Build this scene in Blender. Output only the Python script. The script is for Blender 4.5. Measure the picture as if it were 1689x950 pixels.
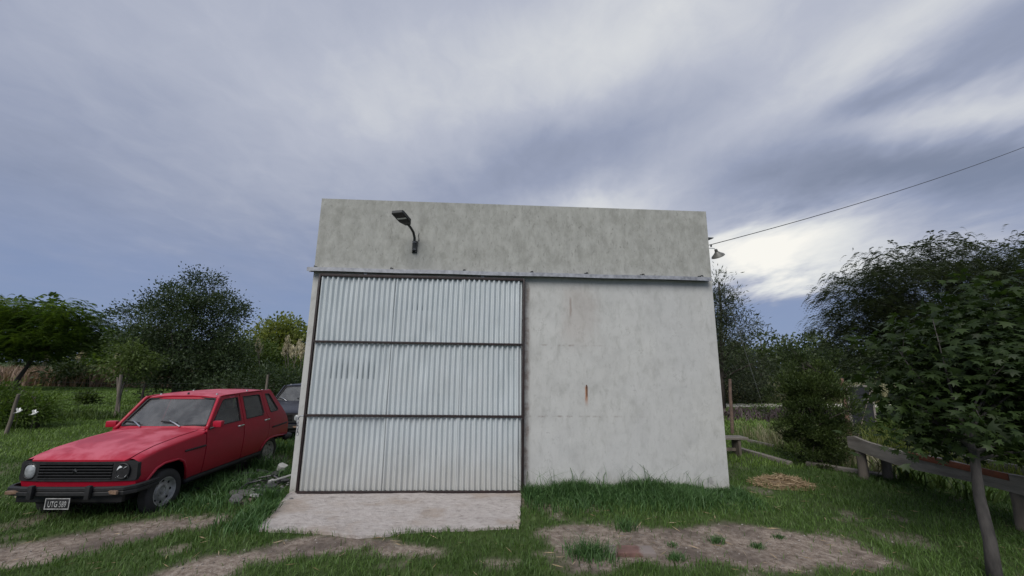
import bpy, bmesh, math, random
import numpy as np
from mathutils import Vector, Matrix
from mathutils.geometry import delaunay_2d_cdt
for _o in list(bpy.data.objects): bpy.data.objects.remove(_o)
S = bpy.context.scene
COL = S.collection
# ------------------------------------------------------------------ camera
F_PX, PITCH, ROLL, EYE = 660.0, 0.194757, 0.012688, 1.95      # focal length in photo pixels (1689 wide)
_fw = np.array([0, math.cos(PITCH), math.sin(PITCH)]); _up = np.array([0, -math.sin(PITCH), math.cos(PITCH)]); _rt = np.array([1., 0, 0])
C_RT = math.cos(ROLL) * _rt + math.sin(ROLL) * _up
C_UP = -math.sin(ROLL) * _rt + math.cos(ROLL) * _up
C_FW = _fw
cd = bpy.data.cameras.new('camera'); cam = bpy.data.objects.new('camera', cd); COL.objects.link(cam)
cd.sensor_width = 36.0; cd.lens = F_PX / 1689.0 * 36.0; cd.clip_end = 5000; cd.clip_start = 0.05
cam.matrix_world = Matrix(((C_RT[0], C_UP[0], -C_FW[0], 0), (C_RT[1], C_UP[1], -C_FW[1], 0), (C_RT[2], C_UP[2], -C_FW[2], EYE), (0, 0, 0, 1)))
S.camera = cam
S.render.resolution_x, S.render.resolution_y = 1024, 576
def raydir(px, py):
    return C_FW + C_RT * (px - 844.5) / F_PX + C_UP * (475 - py) / F_PX
def gp(px, py, z=0.0):                      # ground point seen at a photo pixel
    d = raydir(px, py); t = (z - EYE) / d[2]
    return Vector((d[0] * t, d[1] * t, z))
def at(px, py, Y):                          # point at world depth Y
    d = raydir(px, py); t = Y / d[1]
    return Vector((d[0] * t, Y, EYE + d[2] * t))
# ------------------------------------------------------------------ light and sky
EXPO = 0.85
SUN_EL, SUN_AZ = math.radians(44), math.radians(200)         # azimuth clockwise from +Y: high behind the camera
S.view_settings.view_transform = 'Standard'; S.view_settings.look = 'None'
S.view_settings.exposure = EXPO; S.view_settings.gamma = 1.0; S.view_settings.use_curve_mapping = False
sd = bpy.data.lights.new('sun', 'SUN'); sun = bpy.data.objects.new('sun', sd); COL.objects.link(sun)
sd.energy = 1.5; sd.angle = math.radians(38); sd.color = (1.0, 0.965, 0.92)
sv = Vector((math.sin(SUN_AZ) * math.cos(SUN_EL), math.cos(SUN_AZ) * math.cos(SUN_EL), math.sin(SUN_EL)))
sun.rotation_euler = sv.to_track_quat('Z', 'Y').to_euler(); sun.location = sv * 60
world = bpy.data.worlds.new('World'); S.world = world; world.use_nodes = True

class NT:                                   # tiny node-graph writer
    def __init__(s, nt): s.nt = nt
    def node(s, t, **kw):
        n = s.nt.nodes.new(t)
        for k, v in kw.items(): setattr(n, k, v)
        return n
    def put(s, sock, v):
        if isinstance(v, bpy.types.NodeSocket): s.nt.links.new(v, sock)
        elif v is not None: sock.default_value = v
    def m(s, op, a, b=None, c=None, clamp=False):
        n = s.node('ShaderNodeMath', operation=op, use_clamp=clamp)
        for i, v in enumerate((a, b, c)):
            if v is not None: s.put(n.inputs[i], v)
        return n.outputs[0]
    def v(s, op, a, b=None, out=0):
        n = s.node('ShaderNodeVectorMath', operation=op)
        s.put(n.inputs[0], a)
        if b is not None: s.put(n.inputs['Scale'] if op == 'SCALE' else n.inputs[1], b)
        return n.outputs['Value'] if op in ('DOT_PRODUCT', 'LENGTH') else n.outputs[0]
    def noise(s, vec, scale, detail=4, rough=.55, dist=0.0, color=False):
        n = s.node('ShaderNodeTexNoise'); s.put(n.inputs['Vector'], vec)
        n.inputs['Scale'].default_value = scale; n.inputs['Detail'].default_value = detail
        n.inputs['Roughness'].default_value = rough; n.inputs['Distortion'].default_value = dist
        return n.outputs['Color' if color else 'Fac']
    def mapping(s, vec, scale=(1, 1, 1), rot=(0, 0, 0), loc=(0, 0, 0)):
        n = s.node('ShaderNodeMapping'); s.put(n.inputs['Vector'], vec)
        n.inputs['Scale'].default_value = scale; n.inputs['Rotation'].default_value = rot; n.inputs['Location'].default_value = loc
        return n.outputs[0]
    def ramp(s, fac, stops, interp='LINEAR'):
        n = s.node('ShaderNodeValToRGB'); s.put(n.inputs[0], fac); r = n.color_ramp; r.interpolation = interp
        while len(r.elements) < len(stops): r.elements.new(.5)
        for e, (p, c) in zip(r.elements, stops):
            e.position = p; e.color = (c, c, c, 1) if not hasattr(c, '__len__') else (*c[:3], 1)
        return n.outputs[0]
    def mr(s, v, a, b, c=0., d=1., smooth=True):
        n = s.node('ShaderNodeMapRange'); n.interpolation_type = 'SMOOTHSTEP' if smooth else 'LINEAR'
        s.put(n.inputs[0], v)
        for i, q in enumerate((a, b, c, d)): s.put(n.inputs[i + 1], q)
        return n.outputs[0]
    def mix(s, f, a, b, blend='MIX'):
        n = s.node('ShaderNodeMix', data_type='RGBA', blend_type=blend)
        s.put(n.inputs[0], f)
        for k, q in ((6, a), (7, b)):
            if hasattr(q, '__len__') and not isinstance(q, bpy.types.NodeSocket): q = (*q[:3], 1)
            s.put(n.inputs[k], q)
        return n.outputs[2]
    def sep(s, vec):
        n = s.node('ShaderNodeSeparateXYZ'); s.put(n.inputs[0], vec); return n.outputs
    def comb(s, x, y, z):
        n = s.node('ShaderNodeCombineXYZ')
        for i, q in enumerate((x, y, z)): s.put(n.inputs[i], q)
        return n.outputs[0]

def build_sky():
    nt = world.node_tree; nt.nodes.clear(); g = NT(nt)
    d = g.node('ShaderNodeTexCoord').outputs['Generated']
    d = g.v('NORMALIZE', d)
    x, y, z = g.sep(d)
    zz = g.m('ADD', g.m('MAXIMUM', z, 0.0), 0.13)
    plane = g.comb(g.m('DIVIDE', x, zz), g.m('DIVIDE', y, zz), 0.0)     # the cloud deck, a plane overhead
    az = math.radians(30)
    streak = g.mapping(plane, scale=(1.0, .62, 1), rot=(0, 0, az))       # cloud streets run towards the bright gap
    n_big = g.noise(streak, .9, 3, .5, .6)
    n_mid = g.noise(streak, 2.6, 4, .5, .5)
    mott = g.noise(g.mapping(plane, scale=(1, .8, 1), rot=(0, 0, -.5)), 7.5, 6, .6, .5)
    warp = g.noise(streak, 1.7, 5, .6, .3, color=True)
    wd = g.v('NORMALIZE', g.v('ADD', d, g.v('SCALE', g.v('SUBTRACT', warp, (.5, .5, .5)), .20)))
    def lobe(px, py, rx, ry, ang, amp):
        c = raydir(px, py); c = c / np.linalg.norm(c)
        r = C_RT - c * (C_RT @ c); r /= np.linalg.norm(r); u = np.cross(r, c) * -1
        if u @ C_UP < 0: u = -u
        a = math.radians(ang); e1 = r * math.cos(a) + u * math.sin(a); e2 = -r * math.sin(a) + u * math.cos(a)
        k = np.linalg.norm(raydir(px, py)) * F_PX
        p = g.m('MULTIPLY', g.v('DOT_PRODUCT', wd, tuple(e1)), k / rx)
        q = g.m('MULTIPLY', g.v('DOT_PRODUCT', wd, tuple(e2)), k / ry)
        rr = g.m('ADD', g.m('MULTIPLY', p, p), g.m('MULTIPLY', q, q))
        rr = g.m('ADD', rr, g.m('MULTIPLY', g.m('LESS_THAN', g.v('DOT_PRODUCT', wd, tuple(c)), 0.0), 50.0))
        return g.m('MULTIPLY', g.m('POWER', 2.718, g.m('MULTIPLY', rr, -1.0)), amp)
    tot = None
    for L in SKY_LOBES:
        o = lobe(*L); tot = o if tot is None else g.m('ADD', tot, o)
    b = g.m('ADD', tot, g.m('MULTIPLY', g.m('SUBTRACT', n_big, .5), .16))
    b = g.m('ADD', b, g.m('MULTIPLY', g.m('SUBTRACT', n_mid, .5), .13))
    b = g.m('ADD', b, g.m('MULTIPLY', g.m('SUBTRACT', mott, .5), .14))
    elev = g.mr(z, 0.0, .75, 0.0, .16)
    b = g.m('ADD', g.m('ADD', b, elev), .365)
    col = g.ramp(b, [(0.0, (.145, .175, .245)), (.22, (.215, .25, .345)), (.42, (.315, .355, .475)), (.62, (.475, .505, .60)), (.82, (.74, .755, .76)), (1.0, (.96, .94, .88))])
    clear = g.m('MULTIPLY', g.mr(g.m('ADD', z, g.m('MULTIPLY', g.m('SUBTRACT', n_mid, .5), .12)), .36, .06), g.mr(b, .62, .40))
    col = g.mix(g.m('MULTIPLY', clear, .8), col, (.20, .275, .475))      # clearer blue air under the cloud deck
    sky = g.node('ShaderNodeTexSky', sky_type='NISHITA'); sky.sun_disc = False
    sky.sun_elevation = SUN_EL; sky.sun_rotation = SUN_AZ
    bg1 = g.node('ShaderNodeBackground'); nt.links.new(sky.outputs[0], bg1.inputs[0]); bg1.inputs[1].default_value = .07
    bg2 = g.node('ShaderNodeBackground'); g.put(bg2.inputs[0], col); bg2.inputs[1].default_value = 1.0 / 2 ** EXPO
    cover = g.mr(g.m('ADD', z, g.m('MULTIPLY', b, .8)), .12, .62, .86, .98)
    mx = g.node('ShaderNodeMixShader'); g.put(mx.inputs[0], cover)
    nt.links.new(bg1.outputs[0], mx.inputs[1]); nt.links.new(bg2.outputs[0], mx.inputs[2])
    out = g.node('ShaderNodeOutputWorld'); nt.links.new(mx.outputs[0], out.inputs[0])
SKY_LOBES = [  # photo pixel, radii, tilt, strength: bright gaps and dark bars of the cloud deck in view
    (1285, 425, 190, 70, 6, .52), (1240, 430, 70, 35, 0, .2), (1010, 335, 150, 40, 5, .36), (1590, 185, 170, 48, 24, .34), (1420, 90, 280, 75, 40, .20),
    (760, 130, 420, 110, 20, .14), (1080, 60, 300, 120, 20, .15), (950, 225, 200, 50, 18, -.17), (1400, 290, 330, 55, 8, -.27),
    (1440, 165, 70, 30, 30, -.22), (1640, 60, 130, 60, 45, -.16), (150, 330, 420, 140, -8, -.05), (300, 100, 500, 90, -10, .03), (1320, 500, 120, 30, 0, -.10)]
build_sky()
# ------------------------------------------------------------------ helpers
def tag(o, label=None, cat=None, group=None, kind=None):
    if label: o['label'] = label
    if cat: o['category'] = cat
    if group: o['group'] = group
    if kind: o['kind'] = kind
    return o
def thing(name, label, cat, loc=(0, 0, 0), rotz=0.0, group=None):
    o = bpy.data.objects.new(name, None); o.empty_display_size = .1; COL.objects.link(o)
    o.location = loc; o.rotation_euler = (0, 0, rotz)
    return tag(o, label, cat, group)
def finish(me, mat, smooth):
    if mat: me.materials.append(mat)
    if smooth:
        me.polygons.foreach_set('use_smooth', [True] * len(me.polygons))
        if smooth is not True: me.set_sharp_from_angle(angle=math.radians(smooth))
    me.update()
def link(name, me, parent=None, loc=None):
    o = bpy.data.objects.new(name, me); COL.objects.link(o)
    if parent: o.parent = parent
    if loc is not None: o.location = loc
    return o
def np_mesh(name, V, quads=None, tris=None, attrs=None):      # fast mesh from numpy arrays
    me = bpy.data.meshes.new(name)
    nq = 0 if quads is None else len(quads); ntr = 0 if tris is None else len(tris)
    V = np.asarray(V, np.float32)
    me.vertices.add(len(V)); me.vertices.foreach_set('co', V.ravel())
    idx = []; st = []; p = 0
    if nq: idx.append(np.asarray(quads, np.int32).ravel()); st.append(np.arange(nq, dtype=np.int32) * 4); p = nq * 4
    if ntr: idx.append(np.asarray(tris, np.int32).ravel()); st.append(p + np.arange(ntr, dtype=np.int32) * 3)
    idx = np.concatenate(idx); st = np.concatenate(st)
    me.loops.add(len(idx)); me.loops.foreach_set('vertex_index', idx)
    me.polygons.add(len(st)); me.polygons.foreach_set('loop_start', st)
    for k, a in (attrs or {}).items():
        at_ = me.attributes.new(k, 'FLOAT', 'POINT'); at_.data.foreach_set('value', np.asarray(a, np.float32))
    me.update(calc_edges=True)
    return me
class MB:                                                     # mesh builder for one part
    def __init__(s): s.v = []; s.f = []
    def add(s, vs, fs):
        o = len(s.v); s.v += [tuple(p) for p in vs]; s.f += [tuple(i + o for i in f) for f in fs]; return s
    def box(s, c, size, rot=None, bev=0.0):
        x, y, z = [q / 2 for q in size]
        if bev <= 0:
            vs = [Vector((a * x, b * y, d * z)) for a in (-1, 1) for b in (-1, 1) for d in (-1, 1)]
            fs = [(0, 1, 3, 2), (4, 6, 7, 5), (0, 4, 5, 1), (2, 3, 7, 6), (0, 2, 6, 4), (1, 5, 7, 3)]
        else:
            bm = bmesh.new(); bmesh.ops.create_cube(bm, size=1.0)
            for q in bm.verts: q.co = Vector((q.co.x * size[0], q.co.y * size[1], q.co.z * size[2]))
            bmesh.ops.bevel(bm, geom=bm.edges[:], offset=bev, segments=2, affect='EDGES', profile=.6)
            bm.verts.index_update(); vs = [q.co.copy() for q in bm.verts]; fs = [[q.index for q in f.verts] for f in bm.faces]; bm.free()
        if rot is not None: vs = [rot @ q for q in vs]
        return s.add([q + Vector(c) for q in vs], fs)
    def tube(s, pts, r, n=8, cap=True):
        pts = [Vector(p) for p in pts]; rs = r if hasattr(r, '__len__') else [r] * len(pts)
        rings = []; prev = None
        for i, p in enumerate(pts):
            t = (pts[min(i + 1, len(pts) - 1)] - pts[max(i - 1, 0)])
            t = t.normalized() if t.length > 1e-9 else Vector((0, 0, 1))
            if prev is None:
                a = t.orthogonal().normalized()
            else:
                a = prev - t * prev.dot(t); a = a.normalized() if a.length > 1e-6 else t.orthogonal().normalized()
            prev = a; b = t.cross(a)
            rings.append([p + (a * math.cos(2 * math.pi * k / n) + b * math.sin(2 * math.pi * k / n)) * rs[i] for k in range(n)])
        vs = [q for ring in rings for q in ring]; fs = []
        for i in range(len(pts) - 1):
            for k in range(n):
                fs.append((i * n + k, i * n + (k + 1) % n, (i + 1) * n + (k + 1) % n, (i + 1) * n + k))
        if cap: fs.append(tuple(range(n - 1, -1, -1))); fs.append(tuple((len(pts) - 1) * n + k for k in range(n)))
        return s.add(vs, fs)
    def loop_tube(s, pts, r, n=6):
        pts = list(pts) + [pts[0], pts[1]]; return s.tube(pts, r, n, cap=False)
    def lathe(s, prof, n=24, M=None):                         # profile of (radius, height) about local z
        vs = []; fs = []
        for r, h in prof:
            for k in range(n): vs.append(Vector((r * math.cos(2 * math.pi * k / n), r * math.sin(2 * math.pi * k / n), h)))
        for i in range(len(prof) - 1):
            for k in range(n): fs.append((i * n + k, i * n + (k + 1) % n, (i + 1) * n + (k + 1) % n, (i + 1) * n + k))
        if M is not None: vs = [M @ q for q in vs]
        return s.add(vs, fs)
    def obj(s, name, mat, parent=None, smooth=35, loc=None):
        me = bpy.data.meshes.new(name); me.from_pydata(s.v, [], s.f)
        bm = bmesh.new(); bm.from_mesh(me); bmesh.ops.recalc_face_normals(bm, faces=bm.faces[:]); bm.to_mesh(me); bm.free()
        finish(me, mat, smooth); return link(name, me, parent, loc)
def copy_tree(o, parent=None):
    c = o.copy(); COL.objects.link(c); c.parent = parent
    for ch in list(o.children): copy_tree(ch, c)
    return c
# value noise in numpy
def vnoise(x, y, seed=0):
    xi = np.floor(x).astype(np.int64); yi = np.floor(y).astype(np.int64); xf = x - xi; yf = y - yi
    def h(a, b):
        n = (a * 374761393 + b * 668265263 + seed * 974634777) & 0x7fffffff
        n = ((n ^ (n >> 13)) * 1274126177) & 0x7fffffff
        return ((n ^ (n >> 16)) & 0xffff) / 65535.0
    u = xf * xf * (3 - 2 * xf); w = yf * yf * (3 - 2 * yf)
    return (h(xi, yi) * (1 - u) + h(xi + 1, yi) * u) * (1 - w) + (h(xi, yi + 1) * (1 - u) + h(xi + 1, yi + 1) * u) * w
def fbm(x, y, seed=0, octv=4):
    t = 0; a = .5; s = 0
    for i in range(octv): t = t + a * vnoise(x * 2 ** i, y * 2 ** i, seed + i); s += a; a *= .5
    return t / s
# ------------------------------------------------------------------ materials
def new_mat(name):
    m = bpy.data.materials.new(name); m.use_nodes = True; nt = m.node_tree; nt.nodes.clear()
    g = NT(nt); out = g.node('ShaderNodeOutputMaterial'); b = g.node('ShaderNodeBsdfPrincipled'); nt.links.new(b.outputs[0], out.inputs[0])
    return m, g, b, out
def pm(name, base, rough=.6, var=.25, scale=8., bump=0.0, bscale=60., metal=0., second=None, stretch=(1, 1, 1), coat=0.):
    m, g, b, out = new_mat(name)
    tc = g.node('ShaderNodeTexCoord').outputs['Object']; v = g.mapping(tc, scale=stretch)
    n = g.noise(v, scale, 5, .6)
    lo = second or tuple(c * (1 - var) for c in base); hi = base if second else tuple(min(c * (1 + var), 1) for c in base)
    g.put(b.inputs['Base Color'], g.ramp(n, [(.32, lo), (.68, hi)]))
    g.put(b.inputs['Roughness'], g.mr(n, .3, .7, max(rough - .1, 0.02), min(rough + .1, 1)))
    b.inputs['Metallic'].default_value = metal
    b.inputs['Coat Weight'].default_value = coat
    if bump:
        bn = g.node('ShaderNodeBump'); bn.inputs['Strength'].default_value = bump; bn.inputs['Distance'].default_value = .01
        g.put(bn.inputs['Height'], g.noise(v, bscale, 4, .6)); nt = m.node_tree; nt.links.new(bn.outputs[0], b.inputs['Normal'])
    return m
def leaf_mat(name, dark, light, transl=.35, rough=.5):
    m, g, b, out = new_mat(name); nt = m.node_tree
    a = g.node('ShaderNodeAttribute', attribute_name='tint').outputs['Fac']
    c = g.ramp(a, [(0., dark), (1., light)])
    g.put(b.inputs['Base Color'], c); b.inputs['Roughness'].default_value = rough; b.inputs['Specular IOR Level'].default_value = .3
    t = g.node('ShaderNodeBsdfTranslucent'); g.put(t.inputs[0], g.mix(1.0, c, (1.0, 1.05, .5), 'MULTIPLY'))
    mx = g.node('ShaderNodeMixShader'); mx.inputs[0].default_value = transl
    nt.links.new(b.outputs[0], mx.inputs[1]); nt.links.new(t.outputs[0], mx.inputs[2]); nt.links.new(mx.outputs[0], out.inputs[0])
    return m
M = {}
M['black_plastic'] = pm('black_plastic', (.010, .010, .011), .65, .3, 20, .1)
M['dark_void'] = pm('dark_void', (.008, .008, .008), .9, .2)
M['rubber'] = pm('rubber', (.028, .027, .027), .8, .35, 15, .2, 80)
M['rim_steel'] = pm('rim_steel', (.33, .325, .31), .55, .45, 9, .1, 60, .3)
M['chrome'] = pm('chrome', (.62, .62, .62), .25, .1, 30, metal=1.)
M['galv'] = pm('galv', (.30, .31, .335), .55, .3, 14, .1, 90, .35)
M['door_frame'] = pm('door_frame', (.026, .013, .012), .6, .5, 12, .2, 70, second=(.010, .006, .006))
M['lamp_metal'] = pm('lamp_metal', (.025, .028, .028), .5, .3, 30)
M['lens_white'] = pm('lens_white', (.62, .65, .66), .12, .15, 30)
M['lens_amber'] = pm('lens_amber', (.20, .13, .09), .35, .3, 30)
M['white_paint'] = pm('white_paint', (.72, .72, .70), .5, .1, 20)
M['bark_grey'] = pm('bark_grey', (.055, .050, .046), .9, .5, 14, .8, 40, stretch=(1, 1, .25))
M['bark_dark'] = pm('bark_dark', (.05, .042, .035), .9, .5, 10, .8, 40, stretch=(1, 1, .25))
M['wood_grey'] = pm('wood_grey', (.27, .245, .215), .85, .35, 6, .6, 50, stretch=(.3, 1, 1.6), second=(.13, .115, .098))
M['wood_post'] = pm('wood_post', (.13, .11, .09), .9, .4, 9, .6, 50, stretch=(1, 1, .2))
M['cable'] = pm('cable', (.02, .02, .022), .6, .2)
M['seat'] = pm('seat', (.035, .034, .036), .8, .3, 12)
def glass_mat(name, tint, dust):
    m, g, b, out = new_mat(name); nt = m.node_tree; nt.nodes.remove(b)
    tr = g.node('ShaderNodeBsdfTransparent'); tr.inputs[0].default_value = (*tint, 1)
    gl = g.node('ShaderNodeBsdfGlossy'); gl.inputs['Roughness'].default_value = .03
    fr = g.node('ShaderNodeFresnel'); fr.inputs[0].default_value = 1.52
    mx = g.node('ShaderNodeMixShader'); g.put(mx.inputs[0], g.m('ADD', g.m('MULTIPLY', fr.outputs[0], 1.5), .03, clamp=True)); nt.links.new(tr.outputs[0], mx.inputs[1]); nt.links.new(gl.outputs[0], mx.inputs[2])
    df = g.node('ShaderNodeBsdfDiffuse'); df.inputs[0].default_value = (.36, .37, .37, 1)
    tc = g.node('ShaderNodeTexCoord').outputs['Object']
    mx2 = g.node('ShaderNodeMixShader'); g.put(mx2.inputs[0], g.mr(g.noise(tc, 4, 5, .6), .25, .75, dust * .5, dust * 1.5))
    nt.links.new(mx.outputs[0], mx2.inputs[1]); nt.links.new(df.outputs[0], mx2.inputs[2]); nt.links.new(mx2.outputs[0], out.inputs[0])
    return m
M['glass'] = glass_mat('glass', (.62, .68, .70), .19)
M['glass_dark'] = glass_mat('glass_dark', (.42, .47, .48), .15)
# ------------------------------------------------------------------ ground
YAW = 0.0536
FO = Vector((-3.408, 6.698, 0)); FU = Vector((math.cos(YAW), math.sin(YAW), 0)); FN = Vector((-math.sin(YAW), math.cos(YAW), 0))
FW, FH, FD = 7.035, 4.855, 7.5
def fpt(s, y, z=0): return FO + FU * s + FN * y + Vector((0, 0, z))
DIRT = [[(-60, 912), (0, 900), (120, 876), (230, 859), (330, 850), (398, 842), (392, 858), (310, 880), (215, 893), (120, 915), (50, 930), (-60, 945)],
        [(225, 965), (330, 917), (440, 895), (560, 879), (650, 884), (700, 893), (738, 899), (722, 912), (650, 919), (590, 908), (520, 914), (420, 938), (350, 965)],
        [(888, 876), (930, 863), (1010, 861), (1100, 865), (1200, 861), (1290, 869), (1385, 882), (1450, 905), (1485, 932), (1390, 948), (1250, 942), (1150, 930), (1075, 936), (990, 948), (930, 965), (905, 905)],
        [(800, 929), (850, 926), (845, 934), (805, 936)], [(380, 760), (470, 745), (480, 800), (400, 832), (372, 812)]]
DIRT_W = [[tuple(gp(*p)[:2]) for p in poly] for poly in DIRT]
def poly_sd(X, Y, poly):                     # signed distance, positive inside
    d = np.full(X.shape, 1e9); ins = np.zeros(X.shape, bool); n = len(poly)
    for i in range(n):
        ax, ay = poly[i]; bx, by = poly[(i + 1) % n]
        ex, ey = bx - ax, by - ay; t = np.clip(((X - ax) * ex + (Y - ay) * ey) / (ex * ex + ey * ey + 1e-12), 0, 1)
        d = np.minimum(d, (X - ax - ex * t) ** 2 + (Y - ay - ey * t) ** 2)
        c = ((ay > Y) != (by > Y)); xi = (bx - ax) * (Y - ay) / (by - ay + 1e-12) + ax; ins ^= c & (X < xi)
    d = np.sqrt(d); return np.where(ins, d, -d)
def dirt_mask(X, Y):
    m = np.zeros(X.shape)
    w = (fbm(X * 2.2, Y * 2.2, 3, 4) - .5) * .75 + (fbm(X * 9, Y * 9, 8, 3) - .5) * .25
    for poly in DIRT_W:
        sd_ = poly_sd(X, Y, poly); m = np.maximum(m, np.clip((sd_ + w * .55 + .03) / .16, 0, 1))
    # worn flecks all over the yard
    near = np.clip((13 - np.abs(X)) / 4, 0, 1) * np.clip((10 - Y) / 3, 0, 1)
    m = np.maximum(m, np.clip((fbm(X * 1.7 + 9, Y * 1.7, 21, 4) - .66) * 9, 0, .6) * near)
    return m
def ground_z(X, Y):
    R = np.hypot(X, Y); k = np.clip((R - 2) / 4, 0, 1)
    z = (fbm(X * .9, Y * .9, 5, 4) - .5) * .07 + (fbm(X * 6, Y * 6, 6, 3) - .5) * .022 - dirt_mask(X, Y) * .02
    # flat under the shed and the slab
    c, s = math.cos(YAW), math.sin(YAW); lx = (X - FO.x) * c + (Y - FO.y) * s; ly = -(X - FO.x) * s + (Y - FO.y) * c
    inside = np.clip(1 - np.maximum(np.maximum(-.3 - lx, lx - FW - .3), np.maximum(-1.7 - ly, ly - FD - .3)) / .4, 0, 1)
    z = z * (1 - inside) - .012 * inside
    far = np.clip((R - 60) / 300, 0, 1)
    return z * k - far * 0.4
xs = np.unique(np.concatenate([np.arange(-9, 9.01, .075), np.arange(-30, 30.1, .5), np.array([-900, -500, -300, -180, -110, -80, -60, -45, -36, 36, 45, 60, 80, 110, 180, 300, 500, 900.])]).round(3))
ys = np.unique(np.concatenate([np.arange(2.5, 9.01, .06), np.arange(9, 16, .2), np.arange(16, 40, .8), np.arange(-8, 2.5, .5), np.array([-60, -25, -14, 46, 55, 70, 90, 120, 180, 300, 500, 900, 1500.])]).round(3))
GX, GY = np.meshgrid(xs, ys)
GZ = ground_z(GX, GY); GD = dirt_mask(GX, GY)
nx, ny = len(xs), len(ys); ii = (np.arange(ny - 1)[:, None] * nx + np.arange(nx - 1)[None]).ravel()
me = np_mesh('ground', np.stack([GX, GY, GZ], -1).reshape(-1, 3), quads=np.stack([ii, ii + 1, ii + nx + 1, ii + nx], 1), attrs={'dirt': GD.ravel()})
m, g, b, out = new_mat('ground_soil')
tc = g.node('ShaderNodeTexCoord').outputs['Object']
dm = g.node('ShaderNodeAttribute', attribute_name='dirt').outputs['Fac']
n1 = g.noise(tc, 1.3, 5, .6); n2 = g.noise(tc, 14, 5, .65); n3 = g.noise(tc, 75, 3, .6)
dcol = g.ramp(n2, [(.30, (.10, .077, .060)), (.5, (.215, .172, .140)), (.70, (.335, .285, .240))])
dcol = g.mix(g.mr(n3, .58, .70), dcol, (.42, .40, .37)); dcol = g.mix(g.mr(n1, .42, .66, 0, .75), dcol, (.075, .060, .052))
gcol = g.ramp(n2, [(.3, (.026, .042, .013)), (.7, (.058, .092, .026))]); gcol = g.mix(g.mr(n1, .4, .7, 0, .5), gcol, (.075, .105, .032))
g.put(b.inputs['Base Color'], g.mix(dm, gcol, dcol)); b.inputs['Roughness'].default_value = .95; b.inputs['Specular IOR Level'].default_value = .15
bn = g.node('ShaderNodeBump'); bn.inputs['Strength'].default_value = .9; bn.inputs['Distance'].default_value = .02
g.put(bn.inputs['Height'], g.m('ADD', g.m('MULTIPLY', n2, .7), g.m('MULTIPLY', n3, .5))); m.node_tree.links.new(bn.outputs[0], b.inputs['Normal'])
finish(me, m, True); tag(link('ground', me), kind='structure')
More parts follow.
